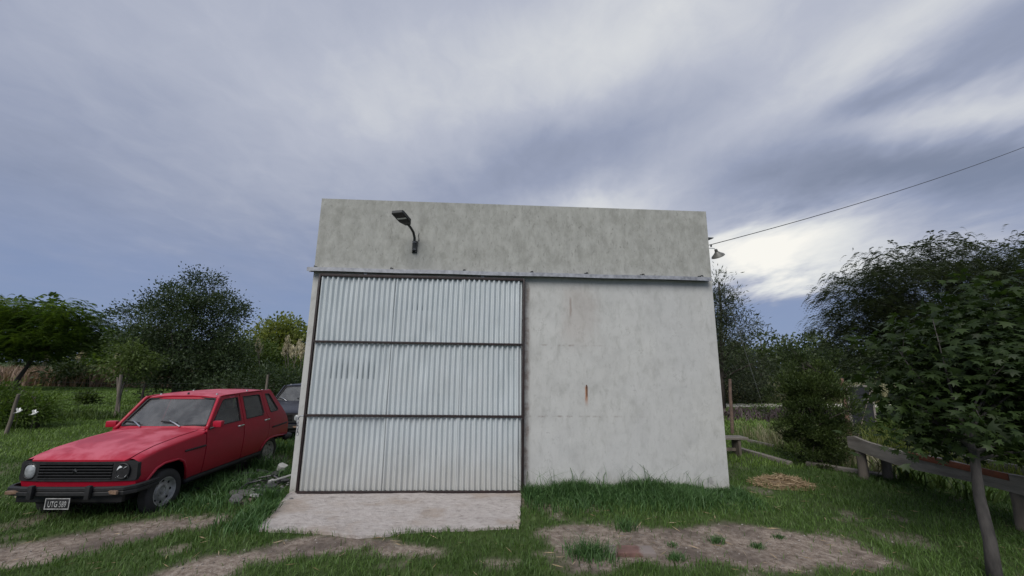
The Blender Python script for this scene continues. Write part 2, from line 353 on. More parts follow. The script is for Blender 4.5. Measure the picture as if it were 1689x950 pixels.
# ------------------------------------------------------------------ the shed
def plaster(name, tone):
    m, g, b, out = new_mat(name)
    tc = g.node('ShaderNodeTexCoord').outputs['Object']; x, y, z = g.sep(tc)
    n0 = g.noise(tc, .55, 3, .5, .4); n1 = g.noise(tc, 2.1, 6, .62, .5); n2 = g.noise(g.mapping(tc, scale=(1, 1, .5)), 7, 6, .68, .4); n3 = g.noise(tc, 38, 4, .65)
    c = g.ramp(n1, [(.3, tuple(q * .86 for q in tone)), (.5, tone), (.72, tuple(min(q * 1.10, .8) for q in tone))])
    c = g.mix(g.mr(n2, .46, .70, 0, .48), c, tuple(q * f for q, f in zip(tone, (.60, .60, .57))))
    c = g.mix(g.mr(n0, .42, .66, 0, .35), c, tuple(q * f for q, f in zip(tone, (.94, .95, .99))))
    # darker weathered render above the rail, edge irregular
    up = g.mr(g.m('ADD', z, g.m('MULTIPLY', g.m('SUBTRACT', n1, .5), .35)), 3.44, 3.62, 0, 1)
    c = g.mix(g.m('MULTIPLY', up, .95), c, g.mix(g.mr(n2, .35, .7), tuple(q * f for q, f in zip(tone, (.60, .60, .565))), tuple(q * f for q, f in zip(tone, (.82, .82, .78)))))
    blot = g.noise(g.mapping(tc, scale=(1, 1, .6)), 4.6, 8, .74, .25)
    c = g.mix(g.m('MULTIPLY', up, g.mr(blot, .44, .66, .10, .36)), c, tuple(q * f for q, f in zip(tone, (.50, .50, .47))))
    c = g.mix(g.mr(blot, .60, .40, 0, .16), c, tuple(min(q * 1.18, .8) for q in tone))
    speck = g.noise(g.mapping(tc, scale=(1, 1, .45)), 22, 4, .6, .5)
    c = g.mix(g.m('MULTIPLY', g.mr(speck, .58, .70), g.m('ADD', .20, g.m('MULTIPLY', up, .35))), c, (.17, .17, .155))
    tr1 = g.noise(g.mapping(tc, scale=(1, 1, 9), rot=(0, .5, 0)), 5, 5, .7); tr2 = g.noise(g.mapping(tc, scale=(9, 1, 1), rot=(0, .35, 0)), 4, 5, .7)
    c = g.mix(g.mr(tr1, .58, .70, 0, .22), c, tuple(q * .70 for q in tone)); c = g.mix(g.mr(tr2, .58, .70, 0, .20), c, tuple(min(q * 1.2, .8) for q in tone))
    cr = g.noise(tc, 1.1, 8, .62, .3); c = g.mix(g.m('MULTIPLY', g.mr(g.m('ABSOLUTE', g.m('SUBTRACT', cr, .5)), .0028, .0008), g.mr(n1, .50, .62, 0, .45)), c, (.14, .135, .125))   # hairline cracks
    # water runs below the coping
    run = g.noise(g.mapping(tc, scale=(3, 3, .5)), 2.2, 5, .7, .8)
    c = g.mix(g.m('MULTIPLY', g.mr(z, 4.2, 4.85, 0, .4, False), g.mr(run, .52, .72)), c, tuple(q * f for q, f in zip(tone, (.56, .57, .52))))
    runl = g.m('MULTIPLY', g.mr(run, .56, .70), g.m('MULTIPLY', g.mr(z, 1.2, 3.4, 0, .4, False), g.mr(z, 3.5, 3.4, 0, 1, False)))
    c = g.mix(runl, c, tuple(q * .72 for q in tone))
    # pinkish patched area beside the doorway
    px_ = g.m('MULTIPLY', g.mr(g.m('ABSOLUTE', g.m('SUBTRACT', g.m('ADD', x, g.m('MULTIPLY', n1, .7)), 4.95)), .42, .1), g.m('MULTIPLY', g.mr(z, 2.1, 2.6), g.mr(z, 3.5, 3.2)))
    c = g.mix(g.m('MULTIPLY', px_, .35), c, (.36, .31, .28))
    # scraped lines where the door bars ride, rust run, jamb stain
    for zc, x1 in ((2.325, 5.2), (1.155, 5.65)):
        dz = g.m('ABSOLUTE', g.m('ADD', g.m('SUBTRACT', z, zc), g.m('MULTIPLY', g.m('SUBTRACT', n2, .5), .03)))
        ln = g.m('MULTIPLY', g.mr(dz, .022, .004), g.mr(x, x1 + .4, x1 - 1.2)); ln = g.m('MULTIPLY', ln, g.mr(g.noise(tc, 7, 4, .75), .45, .66))
        c = g.mix(g.m('MULTIPLY', ln, .6), c, (.17, .13, .11))
    rx = g.m('ABSOLUTE', g.m('ADD', g.m('SUBTRACT', x, 4.69), g.m('MULTIPLY', g.m('SUBTRACT', n2, .5), .05)))
    rs = g.m('MULTIPLY', g.mr(rx, .038, .008), g.m('MULTIPLY', g.mr(z, 1.28, 1.5), g.mr(z, 1.66, 1.62)))
    c = g.mix(g.m('MULTIPLY', rs, .85), c, (.30, .11, .035))
    rs2 = g.m('MULTIPLY', g.mr(g.m('ABSOLUTE', g.m('SUBTRACT', x, 4.70)), .012, .003), g.m('MULTIPLY', g.mr(z, 1.45, 1.5), g.mr(z, 1.67, 1.64)))
    c = g.mix(rs2, c, (.06, .03, .02))
    vs = g.m('MULTIPLY', g.mr(g.m('ABSOLUTE', g.m('ADD', g.m('SUBTRACT', x, 4.47), g.m('MULTIPLY', n2, .06))), .03, .005), g.m('MULTIPLY', g.mr(z, 2.75, 2.9), g.mr(z, 3.2, 3.1)))
    c = g.mix(g.m('MULTIPLY', vs, .5), c, (.20, .15, .12))
    js = g.m('MULTIPLY', g.mr(g.m('ADD', g.m('ABSOLUTE', g.m('SUBTRACT', x, 3.66)), g.m('MULTIPLY', g.m('SUBTRACT', n2, .5), .12)), .085, .03), g.mr(z, 3.5, 3.4))
    c = g.mix(g.m('MULTIPLY', js, g.mr(g.noise(tc, 3.0, 5, .7), .38, .62, .12, .75)), c, g.mix(g.mr(n3, .4, .6), (.20, .155, .13), (.12, .085, .075)))
    sp = g.m('LESS_THAN', g.v('LENGTH', g.v('SUBTRACT', g.comb(x, 0.0, g.m('ADD', z, g.m('MULTIPLY', g.m('SUBTRACT', n2, .5), .5))), (6.72, 0, .16))), g.m('MULTIPLY', n3, .11))
    c = g.mix(g.m('MULTIPLY', sp, .5), c, (.2, .2, .2))
    c = g.mix(g.m('MULTIPLY', g.mr(n3, .62, .72), .25), c, (.2, .2, .19))
    # splash dirt along the foot
    c = g.mix(g.m('MULTIPLY', g.mr(g.m('ADD', z, g.m('MULTIPLY', n1, .3)), .42, .12), .35), c, (.27, .25, .20))
    g.put(b.inputs['Base Color'], c); b.inputs['Roughness'].default_value = .9; b.inputs['Specular IOR Level'].default_value = .25
    bn = g.node('ShaderNodeBump'); bn.inputs['Strength'].default_value = .5; bn.inputs['Distance'].default_value = .012
    g.put(bn.inputs['Height'], g.m('ADD', g.m('MULTIPLY', n2, .8), g.m('MULTIPLY', n3, .35))); m.node_tree.links.new(bn.outputs[0], b.inputs['Normal'])
    return m
M['plaster'] = plaster('plaster', (.47, .472, .455))
shed = thing('shed', 'grey cement-rendered shed with a flat parapet and a wide doorway', 'shed', FO, YAW)
T = .18
w = MB()
DL, DR, DT = .24, 3.54, 3.40                                   # door opening
def wall_grid(mb, x0, x1, z0, z1):                             # slightly uneven render face
    mb.box(((x0 + x1) / 2, T / 2, (z0 + z1) / 2), (x1 - x0, T, z1 - z0))
wall_grid(w, 0, DL, -.15, FH); wall_grid(w, DR, FW, -.15, FH); wall_grid(w, DL, DR, DT, FH)
w.obj('front_wall', M['plaster'], shed, smooth=False)
M['plaster_side'] = pm('plaster_side', (.36, .37, .34), .9, .3, 3, .4, 40)
for x in (T / 2 + .003, FW - T / 2 - .003):
    MB().box((x, T + .001 + (FD - T) / 2, 2.05), (T, FD - T, 4.4)).obj('side_wall', M['plaster_side'], shed, smooth=False)
MB().box((FW / 2, FD - T / 2 + .08, 1.85), (FW - .02, T - .02, 4.0)).obj('back_wall', M['plaster_side'], shed, smooth=False)
MB().box((4.692, -.012, 1.645), (.014, .024, .05), bev=.003).obj('iron_stub', pm('rusty_iron', (.10, .04, .02), .8, .4, 30), shed)
r = MB()
for i in range(78):
    x0 = .2 + i * .085; vs = []
    for k in range(5):
        a = k / 4; vs.append((x0 + a * .085, .2, 4.20 + .012 * math.sin(a * 2 * math.pi))); vs.append((x0 + a * .085, FD + .3, 3.85 + .012 * math.sin(a * 2 * math.pi)))
    r.add(vs, [(2 * k, 2 * k + 2, 2 * k + 3, 2 * k + 1) for k in range(4)])
r.obj('roof', M['galv'], shed, smooth=True)
MB().box((FW / 2, 1.2, -.02), (FW - .4, 2.0, .06)).obj('floor', M['plaster_side'], shed, smooth=False)
# sliding door
X0, X1 = .155, 3.615; X0S = X0 + .035; PITCH_C = (X1 - X0 - .08) / 39.5
m, g, b, out = new_mat('corrugated_zinc')
tc = g.node('ShaderNodeTexCoord').outputs['Object']; x, y, z = g.sep(tc)
n1 = g.noise(tc, 1.6, 4, .6); n2 = g.noise(g.mapping(tc, scale=(14, 1, .7)), 2.0, 5, .65); n3 = g.noise(tc, 40, 3, .6)
c = g.ramp(n2, [(.3, (.44, .485, .50)), (.7, (.58, .62, .635))])
c = g.mix(g.mr(n1, .4, .65, 0, .4), c, (.52, .55, .555))
c = g.mix(g.m('MULTIPLY', g.mr(g.m('ADD', z, g.m('MULTIPLY', n1, .7)), 1.35, .25), .75), c, (.41, .40, .365))
c = g.mix(g.m('MULTIPLY', g.mr(n3, .66, .74), .4), c, (.3, .31, .31))
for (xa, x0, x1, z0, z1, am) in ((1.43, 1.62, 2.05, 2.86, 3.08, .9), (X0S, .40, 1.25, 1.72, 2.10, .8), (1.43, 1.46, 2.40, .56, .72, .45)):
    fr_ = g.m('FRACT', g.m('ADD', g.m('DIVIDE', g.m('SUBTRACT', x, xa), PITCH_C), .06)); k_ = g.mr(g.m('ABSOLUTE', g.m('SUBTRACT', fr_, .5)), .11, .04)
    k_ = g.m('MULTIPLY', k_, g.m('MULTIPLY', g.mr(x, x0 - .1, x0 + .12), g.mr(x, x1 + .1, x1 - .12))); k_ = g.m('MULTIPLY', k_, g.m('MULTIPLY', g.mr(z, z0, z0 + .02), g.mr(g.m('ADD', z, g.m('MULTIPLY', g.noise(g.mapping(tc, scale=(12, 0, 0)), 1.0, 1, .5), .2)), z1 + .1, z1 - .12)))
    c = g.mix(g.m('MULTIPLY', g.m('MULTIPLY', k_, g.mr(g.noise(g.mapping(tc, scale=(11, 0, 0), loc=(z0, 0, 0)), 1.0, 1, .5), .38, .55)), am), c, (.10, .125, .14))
# narrow dents and scrapes with a shape of their own
dn = g.noise(g.mapping(tc, scale=(9, 1, .8), loc=(3.1, 0, 0)), 2.6, 2, .5)
c = g.mix(g.m('MULTIPLY', g.mr(dn, .73, .76), .55), c, (.16, .19, .21))
g.put(b.inputs['Base Color'], c); b.inputs['Roughness'].default_value = .5; b.inputs['Metallic'].default_value = .12
bn = g.node('ShaderNodeBump'); bn.inputs['Strength'].default_value = .25; bn.inputs['Distance'].default_value = .02
g.put(bn.inputs['Height'], g.m('ADD', n1, g.m('MULTIPLY', n3, .1))); m.node_tree.links.new(bn.outputs[0], b.inputs['Normal'])
M['zinc'] = m
door = thing('sliding_door', 'wide sliding door of pale corrugated metal sheets in a dark frame', 'door', fpt(0, -.075), YAW)
X0, X1 = .155, 3.615; Z = [.03, 1.16, 2.32, 3.455]
PITCH_C = (X1 - X0 - .08) / 39.5
rng = random.Random(4)
seams = [X0 + .035, 1.43, 2.57, X1 - .035]
for rI in range(3):
    for cI in range(3):
        xa, xb = seams[cI], seams[cI + 1] + (.03 if cI < 2 else 0); za, zb = Z[rI] + .012, Z[rI + 1] - .012
        if rI == 2: zb = 3.415
        ncol = int((xb - xa) / PITCH_C * 10); nrow = 14; ph = rng.uniform(0, 6); dy = -.012 * cI * 0.5 - .002 * rI; sl = rng.uniform(-.004, .004)
        vs = []; dents = [(rng.uniform(xa, xb), rng.uniform(za, zb), rng.uniform(.05, .18), rng.uniform(-.018, .010)) for _ in range(12)]
        for j in range(nrow + 1):
            for i in range(ncol + 1):
                X = xa + (xb - xa) * i / ncol; zz = za + (zb - za) * j / nrow
                yy = -.021 * math.sin(2 * math.pi * (X - xa) / PITCH_C + .6) + dy + sl * math.sin(5 * zz + ph)
                for (dx, dz, rr, am) in dents: yy -= am * math.exp(-((X - dx) ** 2 + ((zz - dz) * .45) ** 2) / rr ** 2)
                vs.append((X + .004 * math.sin(zz * 2.2 + ph), yy, zz + (.006 * math.sin(i * 1.3 + ph) if j in (0, nrow) else 0)))
        fs = [(j * (ncol + 1) + i, j * (ncol + 1) + i + 1, (j + 1) * (ncol + 1) + i + 1, (j + 1) * (ncol + 1) + i) for j in range(nrow) for i in range(ncol)]
        MB().add(vs, fs).obj('corrugated_sheet', M['zinc'], door, smooth=True)
MB().box((X0, -.012, (Z[0] + Z[3]) / 2), (.032, .06, Z[3] - Z[0]), bev=.004).obj('stile', M['door_frame'], door)
MB().box((X1, -.012, (Z[0] + Z[3]) / 2), (.036, .06, Z[3] - Z[0]), bev=.004).obj('stile', M['door_frame'], door)
for z_, h_ in ((Z[0] + .002, .034), (Z[1], .036), (Z[2], .036)):
    MB().box(((X0 + X1) / 2, -.032, z_), (X1 - X0 - .034, .034, h_), bev=.004).obj('cross_bar', M['door_frame'], door)
MB().box(((X0 + X1) / 2, -.01, 3.438), (X1 - X0 - .036, .056, .045), bev=.004).obj('cross_bar', M['door_frame'], door)
for s in (.9, 2.9):
    h = MB(); h.box((s, -.004, 3.49), (.05, .012, .09)); h.lathe([(.0, -.012), (.034, -.012), (.034, .012), (0, .012)], 16, Matrix.Translation((s, -.002, 3.525)) @ Matrix.Rotation(math.pi / 2, 4, 'X')); h.obj('hanger_wheel', M['galv'], door)
lt = MB(); lt.tube([(X0 - .01, -.055, 1.155), (.10, -.06, 1.155), (.075, -.055, 1.13), (.06, -.05, 1.10)], .011, 8); lt.obj('latch_hook', M['galv'], door)
rail = thing('door_rail', 'long galvanised sliding-door rail fixed across the shed front', 'rail', fpt(0, 0), YAW)
m_ = MB(); zc = 3.53
prof = [(-.125, .035), (-.025, .035), (-.025, -.030), (-.036, -.030), (-.036, .024), (-.114, .024), (-.114, -.030), (-.125, -.030)]
vs = []
for k in range(15):
    s = -.065 + (6.955 + .065) * k / 14
    for (yy, q) in prof: vs.append((s, yy, zc + q + .004 * math.sin(k * 1.7)))
fs = [(k * 8 + i, k * 8 + (i + 1) % 8, (k + 1) * 8 + (i + 1) % 8, (k + 1) * 8 + i) for k in range(14) for i in range(8)] + [tuple(range(8)), tuple(14 * 8 + i for i in range(7, -1, -1))]
m_.add(vs, fs).obj('channel', M['galv'], rail, smooth=False)
for s in (.03, 1.317, 2.569, 3.75, 4.72, 5.73, 6.8):
    k = MB(); k.box((s, -.012, zc + .05), (.045, .024, .05)); k.tube([(s, -.03, zc + .036), (s, -.075, zc + .066), (s + .016, -.10, zc + .062), (s + .02, -.105, zc + .04)], .011, 6); k.obj('bracket', M['lamp_metal'], rail)
# chain on the latch
ch = thing('chain', 'short steel chain hanging from the door latch against the jamb', 'chain', fpt(.062, -.12, 1.105), YAW)
for i in range(5):
    k = MB(); z0 = -.028 - i * .048; L = []
    for a in range(14):
        t = 2 * math.pi * a / 14; q = (.017 * math.cos(t), 0, .033 * math.sin(t)) if i % 2 == 0 else (0, .017 * math.cos(t), .033 * math.sin(t))
        L.append((q[0] + .004 * i, q[1], q[2] + z0))
    k.loop_tube(L, .005, 6).obj('link', M['galv'], ch)
# concrete slab before the door
ap = [fpt(.02, -.02, .02)] + [gp(*p, z=.02) for p in ((424, 872), (455, 874), (520, 876), (555, 880), (590, 884), (640, 881), (668, 875), (720, 873), (790, 871), (857, 868))] + [fpt(3.60, -.02, .02)]
rs_ = []; rng = random.Random(7)
for i, p in enumerate(ap):
    q = ap[(i + 1) % len(ap)]; n = max(1, int((q - p).length / .05)); edge = 1 <= i <= 9
    for k in range(n):
        c = p.lerp(q, k / n); j = .016 if edge else .008
        rs_.append((c.x + rng.uniform(-j, j), c.y + rng.uniform(-j, j)))
def cdt_panel(outline, spacing, holes=()):
    """triangulate a 2D outline (minus holes) with a grid of inner points: verts, tris, boundary loops"""
    def resample(L):
        o = []
        for i, p in enumerate(L):
            q = L[(i + 1) % len(L)]; n = max(1, int(math.dist(p, q) / spacing + .5))
            o += [(p[0] + (q[0] - p[0]) * k / n, p[1] + (q[1] - p[1]) * k / n) for k in range(n)]
        return o
    loops = [resample(outline)] + [resample(h) for h in holes]
    V = [p for L in loops for p in L]; E = []; o = 0; bl = []
    for L in loops:
        n = len(L); E += [(o + i, o + (i + 1) % n) for i in range(n)]; bl.append(list(range(o, o + n))); o += n
    a = np.array(loops[0]); gx, gy = np.meshgrid(np.arange(a[:, 0].min(), a[:, 0].max(), spacing), np.arange(a[:, 1].min(), a[:, 1].max(), spacing))
    def sdf(X, Y):
        s_ = poly_sd(X, Y, loops[0])
        for L in loops[1:]: s_ = np.minimum(s_, -poly_sd(X, Y, L))
        return s_
    ok = sdf(gx.ravel(), gy.ravel()) > spacing * .45
    V2 = V + [(float(p), float(q)) for p, q in zip(gx.ravel()[ok], gy.ravel()[ok])]
    ov, oe, of, om, *_ = delaunay_2d_cdt([Vector(p) for p in V2], E, [], 0, 1e-7)
    tri = [f for f in of if len(f) == 3]; vv = np.array([tuple(p) for p in ov]); ct = vv[np.array(tri)].mean(1); keep = sdf(ct[:, 0], ct[:, 1]) > 0
    back = {}
    for i, L in enumerate(om):
        for k in L: back[k] = i
    return [tuple(p) for p in vv], [t for t, k in zip(tri, keep) if k], [[back[i] for i in L] for L in bl]
V, Tr, bl = cdt_panel(rs_, .09)
Va = np.array(V); zt = .018 + (fbm(Va[:, 0] * 3, Va[:, 1] * 3, 31, 3) - .5) * .03
vs = [(p[0], p[1], float(q)) for p, q in zip(V, zt)]; n0 = len(vs)
lo = [(V[i][0], V[i][1], -.06) for i in bl[0]]; L = bl[0]; nb = len(L)
fs = [tuple(t) for t in Tr] + [(L[i], L[(i + 1) % nb], n0 + (i + 1) % nb, n0 + i) for i in range(nb)]
m, g, b, out = new_mat('slab_concrete'); tc = g.node('ShaderNodeTexCoord').outputs['Object']
n1 = g.noise(tc, 1.4, 5, .6); n2 = g.noise(g.mapping(tc, scale=(.8, 1.2, 1)), 13, 7, .72, .2); n3 = g.noise(tc, 75, 4, .75)
c = g.ramp(n2, [(.30, (.27, .235, .215)), (.44, (.44, .395, .37)), (.72, (.58, .54, .51))]); c = g.mix(g.mr(n1, .48, .66, 0, .65), c, (.36, .29, .235)); c = g.mix(g.mr(g.noise(tc, 3.3, 6, .7), .56, .70, 0, .5), c, (.24, .21, .19))
c = g.mix(g.m('MULTIPLY', g.mr(n3, .6, .7), .5), c, (.16, .145, .135))
g.put(b.inputs['Base Color'], c); b.inputs['Roughness'].default_value = .92
bn = g.node('ShaderNodeBump'); bn.inputs['Strength'].default_value = .8; bn.inputs['Distance'].default_value = .05; g.put(bn.inputs['Height'], g.m('ADD', n2, g.m('MULTIPLY', n3, .35))); m.node_tree.links.new(bn.outputs[0], b.inputs['Normal'])
o = MB().add(vs + lo, fs).obj('concrete_slab', m, None, smooth=40); tag(o, 'rough pale concrete slab with broken front edge laid before the door', 'slab')
# wall lamp
lamp = thing('wall_lamp', 'black LED street-light head on a bent arm above the metal door', 'lamp', fpt(1.688, 0, 3.95), YAW)
k = MB(); k.box((0, -.008, .05), (.09, .014, .22), bev=.003); k.box((-.03, -.03, .05), (.012, .05, .2)); k.box((.03, -.03, .05), (.012, .05, .2)); k.obj('wall_bracket', M['lamp_metal'], lamp)
path = [(0, -.05, -.03), (0, -.055, .10), (0, -.075, .20), (-.015, -.13, .28), (-.05, -.22, .335), (-.085, -.30, .365)]
MB().tube(path, .022, 10).obj('arm', M['lamp_metal'], lamp)
for q in (-.01, .12): MB().loop_tube([(.03 * math.cos(a), -.053 + .03 * math.sin(a), q) for a in np.linspace(0, 2 * math.pi, 12, endpoint=False)], .006, 5).obj('clamp', M['galv'], lamp)
hd = thing  # (head built as a child mesh group below)
HS = .78; dirv = Vector((-.17, -.53, .12)).normalized(); sidev = dirv.cross(Vector((0, 0, 1))).normalized(); upv = sidev.cross(dirv)
R = Matrix((sidev, dirv, upv)).transposed(); base = Vector((-.08, -.28, .365))
k = MB(); out_ = [(-.06, 0), (-.09, .06), (-.135, .14), (-.14, .46), (-.12, .50), (.12, .50), (.14, .46), (.135, .14), (.09, .06), (.06, 0)]
for (z0, z1, sc) in ((-.02, .035, 1.0), (.035, .06, .82)):
    vs = [(p * (sc if z_ == z1 else 1), .25 + (q - .25) * (sc if z_ == z1 else 1), z_) for z_ in (z0, z1) for p, q in out_]
    n = len(out_); fs = [tuple(range(n - 1, -1, -1)), tuple(range(n, 2 * n))] + [(i, (i + 1) % n, n + (i + 1) % n, n + i) for i in range(n)]
    k.add([base + R @ (Vector(p) * HS) for p in vs], fs)
head = k.obj('lamp_head', M['lamp_metal'], lamp, smooth=25)
k = MB()
k.box(base + R @ Vector((0, .22, -.0195)), (.16, .035, .005), R)
k.obj('led_panel', M['lens_white'], head)
k = MB(); k.box(base + R @ Vector((0, .22, -.0172)), (.18, .27, .003), R); k.obj('glass_cover', M['black_plastic'], head)
k = MB()
for i in range(6): k.box(base + R @ Vector((-.07 + i * .028, .19, .053)), (.005, .23, .016), R)
k.obj('heat_fin', M['lamp_metal'], head)['kind'] = 'stuff'
MB().tube([(.02, -.05, .02), (.055, -.03, .14), (.065, -.012, .20), (.05, -.006, .26), (.06, -.002, .31)], .005, 5).obj('wire', M['cable'], lamp)
# lamp and bracket on the right-hand flank
bl2 = thing('bell_lamp', 'small bell-shaped metal lamp on a thin arm at the shed flank', 'lamp', fpt(FW, .10, 4.15), YAW); bl2.scale = (.85, .85, .85)
k = MB(); k.tube([(0, 0, .02), (.12, 0, .025), (.19, 0, .02), (.21, 0, -.02)], .008, 6); k.obj('arm', M['galv'], bl2)
k = MB(); R2 = Matrix.Translation((.23, 0, -.05)) @ Matrix.Rotation(math.radians(-28), 4, 'Y') @ Matrix.Rotation(math.radians(18), 4, 'X')
k.lathe([(.012, .06), (.03, .055), (.035, .0), (.07, -.04), (.13, -.09), (.14, -.115), (.132, -.115), (.12, -.09), (.06, -.045), (.0, -.03)], 20, R2); k.obj('shade', pm('old_enamel', (.13, .13, .115), .5, .3, 12), bl2)
MB().lathe([(.0, -.1), (.03, -.095), (.04, -.07), (.025, -.04), (0, -.035)], 12, R2).obj('bulb', M['lens_white'], bl2)
MB().box((.12, 0, .085), (.028, .028, .06), bev=.006).obj('insulator', M['black_plastic'], bl2)
MB().box((.0, 0, .02), (.012, .06, .08)).obj('wall_plate', M['galv'], bl2)
eb = thing('eave_bracket', 'small dark triangular bracket high on the shed flank', 'bracket', fpt(FW, .09, 4.37), YAW)
MB().add([(0, -.03, 0), (.14, -.03, .0), (.14, -.03, -.012), (0, -.03, -.07), (0, .03, 0), (.14, .03, 0), (.14, .03, -.012), (0, .03, -.07)], [(0, 1, 2, 3), (7, 6, 5, 4), (0, 4, 5, 1), (1, 5, 6, 2), (2, 6, 7, 3), (3, 7, 4, 0)]).obj('gusset', M['lamp_metal'], eb, smooth=False)
# power line
A = fpt(FW + .06, .10, 4.23); B = at(1900, 150, 11.0)
pts = []
for i in range(31):
    t = i / 30; p = A.lerp(B, t); p.z -= .9 * 4 * t * (1 - t) * .35; pts.append(p - A)
o = MB().tube(pts, .007, 6).obj('power_cable', M['cable'], None, loc=A); tag(o, 'black overhead cable sagging away from the shed flank', 'cable')
A = at(1205, 505, 15.0); B = gp(1272, 712)
o = MB().tube([(0, 0, 0), (A.lerp(B, .45) - A), (B - A)], .007, 6).obj('stay_wire', M['lamp_metal'], None, loc=A); tag(o, 'thin slanting steel stay wire reaching the ground beyond the shed', 'wire')
# ------------------------------------------------------------------ cars
def paint(name, base, faded, amount):
    m, g, b, out = new_mat(name); tc = g.node('ShaderNodeTexCoord').outputs['Object']; x, y, z = g.sep(tc)
    n1 = g.noise(tc, 2.2, 5, .6, .5); n2 = g.noise(tc, 9, 5, .65); n3 = g.noise(tc, 45, 3, .6)
    c = g.mix(g.mr(n2, .3, .7, 0, .5), base, tuple(q * .8 for q in base))
    geo = g.node('ShaderNodeNewGeometry'); nz = g.sep(geo.outputs['Normal'])[2]
    chalk = g.m('MULTIPLY', g.mr(n1, .40, .62, .1, 1), g.mr(nz, .55, .95, 0, amount))     # sun-chalked paint on flat tops
    c = g.mix(chalk, c, faded)
    c = g.mix(g.m('MULTIPLY', g.mr(n3, .66, .74), .35), c, faded)
    low = g.m('MULTIPLY', g.mr(g.m('ADD', z, g.m('MULTIPLY', n2, .25)), .62, .38), .45)       # paint turns darker and browner low down
    c = g.mix(low, c, (.05, .032, .030))
    g.put(b.inputs['Base Color'], c); g.put(b.inputs['Roughness'], g.m('ADD', .34, g.m('MULTIPLY', chalk, .3)))
    b.inputs['Specular IOR Level'].default_value = .4
    return m
M['red_paint'] = paint('red_paint', (.36, .009, .028), (.50, .115, .155), .85)
M['navy_paint'] = paint('navy_paint', (.012, .014, .024), (.05, .055, .07), .5)
M['lens_lamp'] = pm('lens_lamp', (.30, .32, .33), .1, .35, 14)
def interp(t, T_):
    for (a, va), (b_, vb) in zip(T_, T_[1:]):
        if t <= b_: k = 0 if b_ == a else max(0, min(1, (t - a) / (b_ - a))); return va + (vb - va) * k
    return T_[-1][1]
SIDE = [(.15, .69), (.33, .722), (.45, .742), (.60, .757), (.74, .762), (.82, .757), (.90, .747), (.98, .733), (1.03, .722), (1.40, .607), (1.50, .572)]
def side_y(x, z):
    y = interp(z, SIDE)
    if x > .8: y *= 1 - .065 * ((x - .8) / 1.0) ** 2
    if x < -.8: y *= 1 - .105 * ((-x - .8) / 1.05) ** 2
    return y
HOOD = [(.50, 1.025), (.66, 1.012), (1.0, .988), (1.4, .940), (1.62, .892), (1.74, .850), (1.80, .805)]
def hood_z(x, y): return interp(x, HOOD) - .030 * (abs(y) / .62) ** 2.5 + .012 * math.exp(-((abs(y) - .40) / .05) ** 2) * 0
